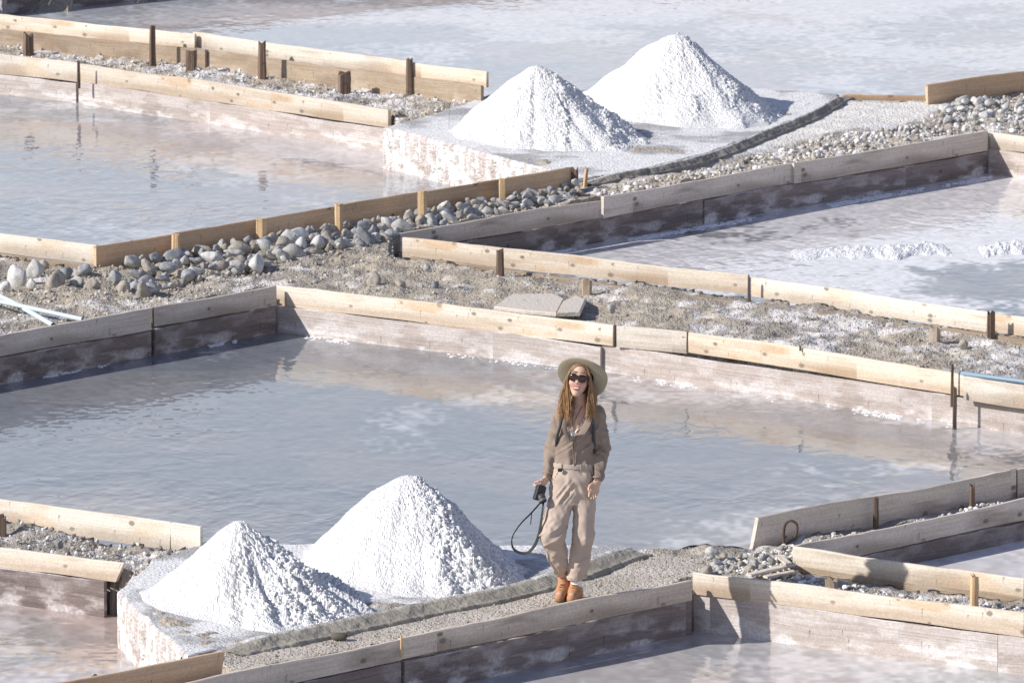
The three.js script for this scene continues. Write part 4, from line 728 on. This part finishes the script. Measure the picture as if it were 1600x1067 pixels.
  // white top in the V
  part('vest_top', mesher(p => Math.max(torsoD(p, .002), p.y - 1.265 - Math.abs(p.x - .04) * .9, 1.12 - p.y, Math.abs(p.x - .04) - .08, -p.z), V(-.08, 1.08, -.05), V(.17, 1.36, .16), .007), std(.82, .81, .8, .85), body);
  // trousers
  const trF = p => {
    let d = Math.max(torsoD(p, .016), p.y - 1.04);
    let l = cap(p, J.hipL, J.kneeL, .094, .086); l = smin(l, cap(p, J.kneeL, J.ankL, .088, .048), .03); l = Math.max(l, .205 - p.y + (p.x - J.ankL.x) * .35);
    let r = cap(p, J.hipR, J.kneeR, .092, .070); r = smin(r, cap(p, J.kneeR, J.ankR, .074, .073), .04); r = Math.max(r, .15 - p.y);
    const kl = Math.exp(-((p.y - .50) ** 2) / .035), lo = Math.exp(-((p.y - .3) ** 2) / .016), rd = (u, v, w) => 1 - 2 * Math.abs(2 * n3(u, v, w) - 1);
    l -= .012 * kl * rd((p.y - p.x * .8) * 17, (p.x + p.y * .8) * 6, p.z * 7) + .010 * lo * rd((p.y + p.x * .6) * 20, p.x * 6, p.z * 7 + 3);
    r -= .007 * kl * rd((p.y + p.x * .5) * 16, p.x * 6, p.z * 6 + 9) + .011 * lo * rd((p.y - p.x * .5) * 18, p.x * 7, p.z * 7 + 5);
    d = smin(d, smin(l, r, .006), .035);
    d -= .007 * rd((p.y * .8 + Math.abs(p.x - .045) * 1.1) * 20, p.x * 6, 3) * Math.exp(-((p.y - .80) ** 2) / .006) * (p.z > 0 ? 1 : .3);
    d += fold(p, 8) * 1.1;
    d = smax(d, -cap(p, V(.042, 1.0, .135), V(.047, .84, .14), .0035, .0035), .004);               // fly
    d = smax(d, -cap(p, V(.15, .99, .08), V(.185, .90, .06), .004, .004), .004); d = smax(d, -cap(p, V(-.06, .99, .085), V(-.10, .90, .065), .004, .004), .004);   // pockets
    return Math.max(d, p.y - 1.03);
  };
  const tro = part('trousers', mesher(trF, V(-.28, .09, -.2), V(.29, 1.06, .28), .0085, cloth(.47, .378, .315)), fab, body);
  const belt = p => Math.max(torsoD(p, .021), Math.abs(p.y - 1.005) - .018);
  part('waistband', mesher(belt, V(-.15, .96, -.16), V(.24, 1.05, .16), .006), std(.43, .365, .31, .9), tro);
  for (const x of [-.05, .09, .13]) { const b = part('belt_loop', new RoundedBoxGeometry(.010, .045, .008, 1, .002), std(.40, .32, .26), tro); b.position.set(x, 1.005, .122 - Math.abs(x - .04) * .28); }
  const cl = part('belt_clip', new RoundedBoxGeometry(.034, .026, .02, 2, .006), std(.02, .02, .02, .5), tro); cl.position.set(-.062, .985, .115);
  // turned-up hems
  const hemR = part('hem', new THREE.TorusGeometry(.072, .009, 8, 36).rotateX(Math.PI / 2).scale(1, 1.6, 1), std(.47, .40, .34), tro); hemR.position.set(J.ankR.x + .003, .168, J.ankR.z + .005);
  // socks and boots
  part('sock', mesher(p => Math.max(cap(p, V(J.ankR.x + .005, .06, .02), V(J.ankR.x, .24, -.005), .043, .041), .09 - p.y, p.y - .22), V(-.03, .07, -.08), V(.14, .25, .1), .006), std(.80, .80, .82, .9), body);
  const boot = (ank, toe, top) => {
    const A = V(ank.x, 0, ank.z), T = V(toe.x, 0, toe.z), f = T.clone().sub(A).normalize();
    const F = grow => p => { let d = cap(p, V(A.x, .15, A.z), V(A.x, .05, A.z), .045, .046); const c = A.clone().addScaledVector(f, .05); d = smin(d, cap(p, V(A.x - f.x * .03, .045, A.z - f.z * .03), V(c.x, .05, c.z), .042, .046), .03); d = smin(d, cap(p, V(c.x, .052, c.z), V(T.x, .036, T.z), .046, .036), .04); d -= grow; d = Math.max(d, p.y - top + (p.z - A.z) * .25); d = smax(d, -cap(p, V(A.x, .17, A.z), V(A.x, .12, A.z), .037, .037), .004); return d; };
    const up = p => Math.max(F(0)(p), .022 - p.y), so = p => Math.max(F(.005)(p), p.y - .024, -p.y);
    const lo = V(Math.min(A.x, T.x) - .08, -.01, A.z - .12), hi = V(Math.max(A.x, T.x) + .08, .2, T.z + .07);
    const b = part('boot', mesher(up, lo, hi, .0065, p => { const v = .9 + .25 * n3(p.x * 30, p.y * 30, p.z * 30); return [.44 * v, .22 * v, .105 * v]; }), std(1, 1, 1, .75, { vertexColors: true }), body);
    part('sole', mesher(so, lo, hi, .006), std(.30, .19, .11, .8), b);
    for (let i = 0; i < 3; i++) { const c = A.clone().addScaledVector(f, .035 + i * .018), l = part('lace', new THREE.CapsuleGeometry(.0035, .04, 3, 6).rotateZ(Math.PI / 2), std(.2, .09, .05), b); l.position.set(c.x, .112 - i * .014, c.z + .035); }
  };
  boot(J.ankL, toeL, .175); boot(J.ankR, toeR, .135);

  // ---- hair
  const R = rng(88), hs = [];
  const strand = (pts, r, c) => { const g = tube(pts, r, 16, 5), p = g.attributes.position, n = p.count; const cv = new THREE.CatmullRomCurve3(pts); for (let i = 0; i < n; i++) { const f = Math.floor(i / 6) / 16, q = cv.getPointAt(clamp(f)), k = 1 - .75 * f * f; p.setXYZ(i, lerp(q.x, p.getX(i), k), lerp(q.y, p.getY(i), k), lerp(q.z, p.getZ(i), k)); } g.computeVertexNormals(); const col = []; for (let i = 0; i < n; i++) { const f = Math.floor(i / 6) / 16, v = .7 + .75 * f; col.push(c[0] * v, c[1] * v, c[2] * v); } g.setAttribute('color', new THREE.Float32BufferAttribute(col, 3)); g.deleteAttribute('uv'); hs.push(g); };
  for (let i = 0; i < 760; i++) {
    const s = i % 2 ? 1 : -1, a = R(), b = R(), root = fromHead(s * (.02 + .05 * a), .115 - .045 * a * a, .045 - .1 * b * a), side = fromHead(s * (.078 + .01 * R()), .02 - .02 * R(), .055 - .11 * b);
    const endX = s < 0 ? lerp(-.085, .02, 1 - Math.pow(R(), 1.2)) : lerp(.125, .205, R()), L = s < 0 ? 1.33 + .11 * R() : 1.34 + .10 * R(), zz = .08 + .03 * R() - .14 * b * b;
    const m = V(lerp(side.x, endX, .5) + s * .008 + (n2(i * .37, 2, 5) - .5) * .02 + (R() - .5) * .022, lerp(side.y, L, .5), lerp(side.z, zz, .5) + .008), e = V(endX, L, zz * (Math.abs(endX - .06) < .08 ? 1.1 : .8) + .03);
    const t = clamp(.15 + .6 * n2(a * 5 + s * 9, b * 4, 3) + .25 * (R() - .4)), c = [lerp(.12, .44, t), lerp(.065, .265, t), lerp(.033, .13, t)]; strand([root, side, m, e], .0016 + .0018 * R(), c);
  }
  for (let i = 0; i < 90; i++) { const s = R() * 2 - 1, root = fromHead(s * .06, .09, -.06), e = V(.06 + s * .11, 1.34 + .1 * R(), -.1 - .02 * R()), side = fromHead(s * .085, -.01, -.085), t = R() * .5; strand([root, side, e.clone().lerp(side, .4), e], .007, [lerp(.15, .42, t), lerp(.075, .24, t), lerp(.035, .1, t)]); }
  const capG = mesher(p => { const q = toHead(p); return Math.max(ell(q, V(0, .035, -.018), .083, .104, .102), -(ell(q, V(0, .02, .10), .062, .085, .11)), -q.y - .07); }, HO.clone().add(V(-.12, -.12, -.16)), HO.clone().add(V(.12, .18, .14)), .006, () => [.2, .11, .05]); capG.deleteAttribute('uv');
  const all = mergeGeometries([...hs, capG].map(g => { const q = g.index ? g.toNonIndexed() : g; return q; }));
  part('hair', all, std(1, 1, 1, .45, { vertexColors: true }), body);

  // ---- sunglasses
  const sg = new THREE.Group(); sg.name = 'sunglasses'; body.add(sg); sg.position.copy(HO); sg.quaternion.copy(HR);
  const lensM = std(.035, .015, .012, .12), frameM = std(.03, .014, .012, .3);
  for (const s of [-1, 1]) {
    const l = part('lens', new THREE.SphereGeometry(1, 24, 16).scale(.029, .025, .007), lensM, sg); l.position.set(s * .034, .012, .103); l.rotation.y = s * .22;
    const f = part('frame', new THREE.TorusGeometry(.0285, .0042, 8, 28).scale(1.05, .92, 1), frameM, sg); f.position.copy(l.position); f.rotation.y = s * .22;
    part('temple', tube([V(s * .064, .024, .097), V(s * .075, .024, .06), V(s * .079, .018, -.01)], .0035, 12, 6), frameM, sg);
  }
  part('bridge', tube([V(-.012, .02, .108), V(0, .024, .111), V(.012, .02, .108)], .0038, 10, 6), frameM, sg);

  // ---- hat
  const hat = new THREE.Group(); hat.name = 'hat'; body.add(hat);
  const nrm = V(.28, .50, -.80).normalize(); hat.position.copy(fromHead(.012, .022, -.045)); hat.quaternion.setFromUnitVectors(V(0, 1, 0), nrm);
  const felt = std(.43, .375, .275, .95, { bumpMap: saltBump, bumpScale: .002 });
  const brimP = [[.088, .004], [.11, .002], [.15, -.004], [.185, -.004], [.191, -.001], [.191, .003], [.185, .003], [.15, .003], [.11, .009], [.094, .014]].map(([x, y]) => new THREE.Vector2(x, y));
  const brim = new THREE.LatheGeometry(brimP, 72), bp = brim.attributes.position; for (let i = 0; i < bp.count; i++) { const x = bp.getX(i), z = bp.getZ(i), r = Math.hypot(x, z), a = Math.atan2(z, x), k = sstep(.09, .19, r); bp.setXYZ(i, x * 1.0, bp.getY(i) + k * (.014 * Math.sin(2 * a + .6) + .006 * Math.sin(3 * a + 1)), z); } brim.computeVertexNormals(); part('brim', brim, felt, hat);
  const crown = new THREE.LatheGeometry([[.0945, .0], [.0945, .03], [.090, .07], [.082, .1], [.066, .115], [.04, .112], [.015, .104], [0, .102]].map(([x, y]) => new THREE.Vector2(x, y)), 48), cp = crown.attributes.position; for (let i = 0; i < cp.count; i++) { const y = cp.getY(i); cp.setXYZ(i, cp.getX(i) * (1 - .15 * sstep(.05, .11, y)), y, cp.getZ(i)); } crown.computeVertexNormals(); part('crown', crown, felt, hat);
  part('hat_band', new THREE.CylinderGeometry(.0955, .0965, .022, 48, 1, true).translate(0, .022, 0), std(.16, .135, .10, .8, { side: THREE.DoubleSide }), hat);
  part('necklace', tube([V(.045, 1.45, .075), V(.03, 1.37, .098), V(.03, 1.31, .118), V(.05, 1.36, .1), V(.10, 1.45, .06)], .0022, 40, 5), std(.05, .035, .03), body);
}
// backpack: straps over both shoulders, small bag behind
{
  const o = thing('backpack', 'dark strapped backpack worn on the back of the woman', 'backpack', FEET.clone().add(V(0, 1.1, 0)));
  const m = std(.055, .06, .06, .8);
  const bag = part('bag', new RoundedBoxGeometry(.2, .32, .09, 4, .04), std(.10, .10, .095, .85), o); bag.position.set(.065, .12, -.165);
  const strap = pts => { const c = new THREE.CatmullRomCurve3(pts), g = new THREE.TubeGeometry(c, 40, .012, 8); return g; };
  part('strap', strap([V(.155, .28, -.14), V(.165, .372, -.05), V(.17, .335, .06), V(.178, .25, .102), V(.185, .15, .09), V(.185, .02, .0), V(.15, -.02, -.14)]), m, o);
  part('strap', strap([V(-.01, .28, -.14), V(-.035, .352, -.05), V(-.05, .31, .06), V(-.06, .22, .095), V(-.085, .12, .07), V(-.085, .02, .0), V(-.03, -.02, -.14)]), m, o);
}
// camera in her hand
{
  const c0 = Q(843, 771, .085), o = thing('camera', 'small black camera with a looped strap held in the hand of the woman', 'camera', FEET.clone().add(c0));
  const bl = std(.018, .018, .02, .4), gr = std(.05, .05, .055, .5);
  const inner = new THREE.Group(); inner.rotation.set(.3, .5, .35);
  const b = part('camera_body', new RoundedBoxGeometry(.115, .075, .045, 3, .012).rotateZ(1.25).rotateY(.5), bl, o);
  const dir = V(.35, -.75, .5).normalize(), q = new THREE.Quaternion().setFromUnitVectors(V(0, 1, 0), dir);
  const lens = part('lens', new THREE.LatheGeometry([[0, 0], [.03, 0], [.031, .03], [.027, .035], [.027, .055], [.029, .058], [.024, .06], [.022, .05], [0, .048]].map(([x, y]) => new THREE.Vector2(x, y)), 28), gr, o); lens.quaternion.copy(q); lens.position.copy(dir).multiplyScalar(.018);
  const ring = part('lens_ring', new THREE.TorusGeometry(.0285, .003, 8, 28).rotateX(Math.PI / 2).translate(0, .045, 0), std(.35, .35, .36, .35), lens);
  const P = (x, y, z) => Q(x, y, z).sub(c0);
  const path = new THREE.CatmullRomCurve3([P(846, 784, .10), P(832, 800, .11), P(811, 822, .11), P(800, 842, .10), P(802, 857, .10), P(812, 864, .11), P(824, 864, .12), P(835, 853, .13), P(842, 835, .14), P(846, 812, .13), P(849, 786, .11)]);
  const N = 90, pos = [], idx = []; for (let i = 0; i <= N; i++) { const f = i / N, p = path.getPointAt(f), t = path.getTangentAt(f), w = lerp(.006, .0105, sstep(.3, .5, f)) , side = V(t.y, -t.x, 0).normalize().multiplyScalar(w * (.55 + .45 * Math.abs(Math.sin(f * 5 + 1.2)))).add(V(0, 0, w * .6)), th = V(-t.y * .0, 0, 1).cross(t).normalize().multiplyScalar(.0018); for (const [a, c] of [[1, 1], [-1, 1], [-1, -1], [1, -1]]) { const v = p.clone().addScaledVector(side, a).addScaledVector(V(0, 0, 1), c * .002); pos.push(v.x, v.y, v.z); } }
  for (let i = 0; i < N; i++) for (let k = 0; k < 4; k++) { const A = i * 4 + k, B = i * 4 + (k + 1) % 4, C = A + 4, D = B + 4; idx.push(A, B, C, B, D, C); }
  const g = new THREE.BufferGeometry(); g.setAttribute('position', new THREE.Float32BufferAttribute(pos, 3)); g.setIndex(idx); g.computeVertexNormals();
  const st = part('strap', g, std(.02, .02, .022, .7, { side: THREE.DoubleSide }), o);
  part('strap_tail', tube([P(831, 800, .11), P(830, 810, .11), P(829, 820, .11)], .004, 8, 6), bl, st);
}

renderer.render(scene, camera);
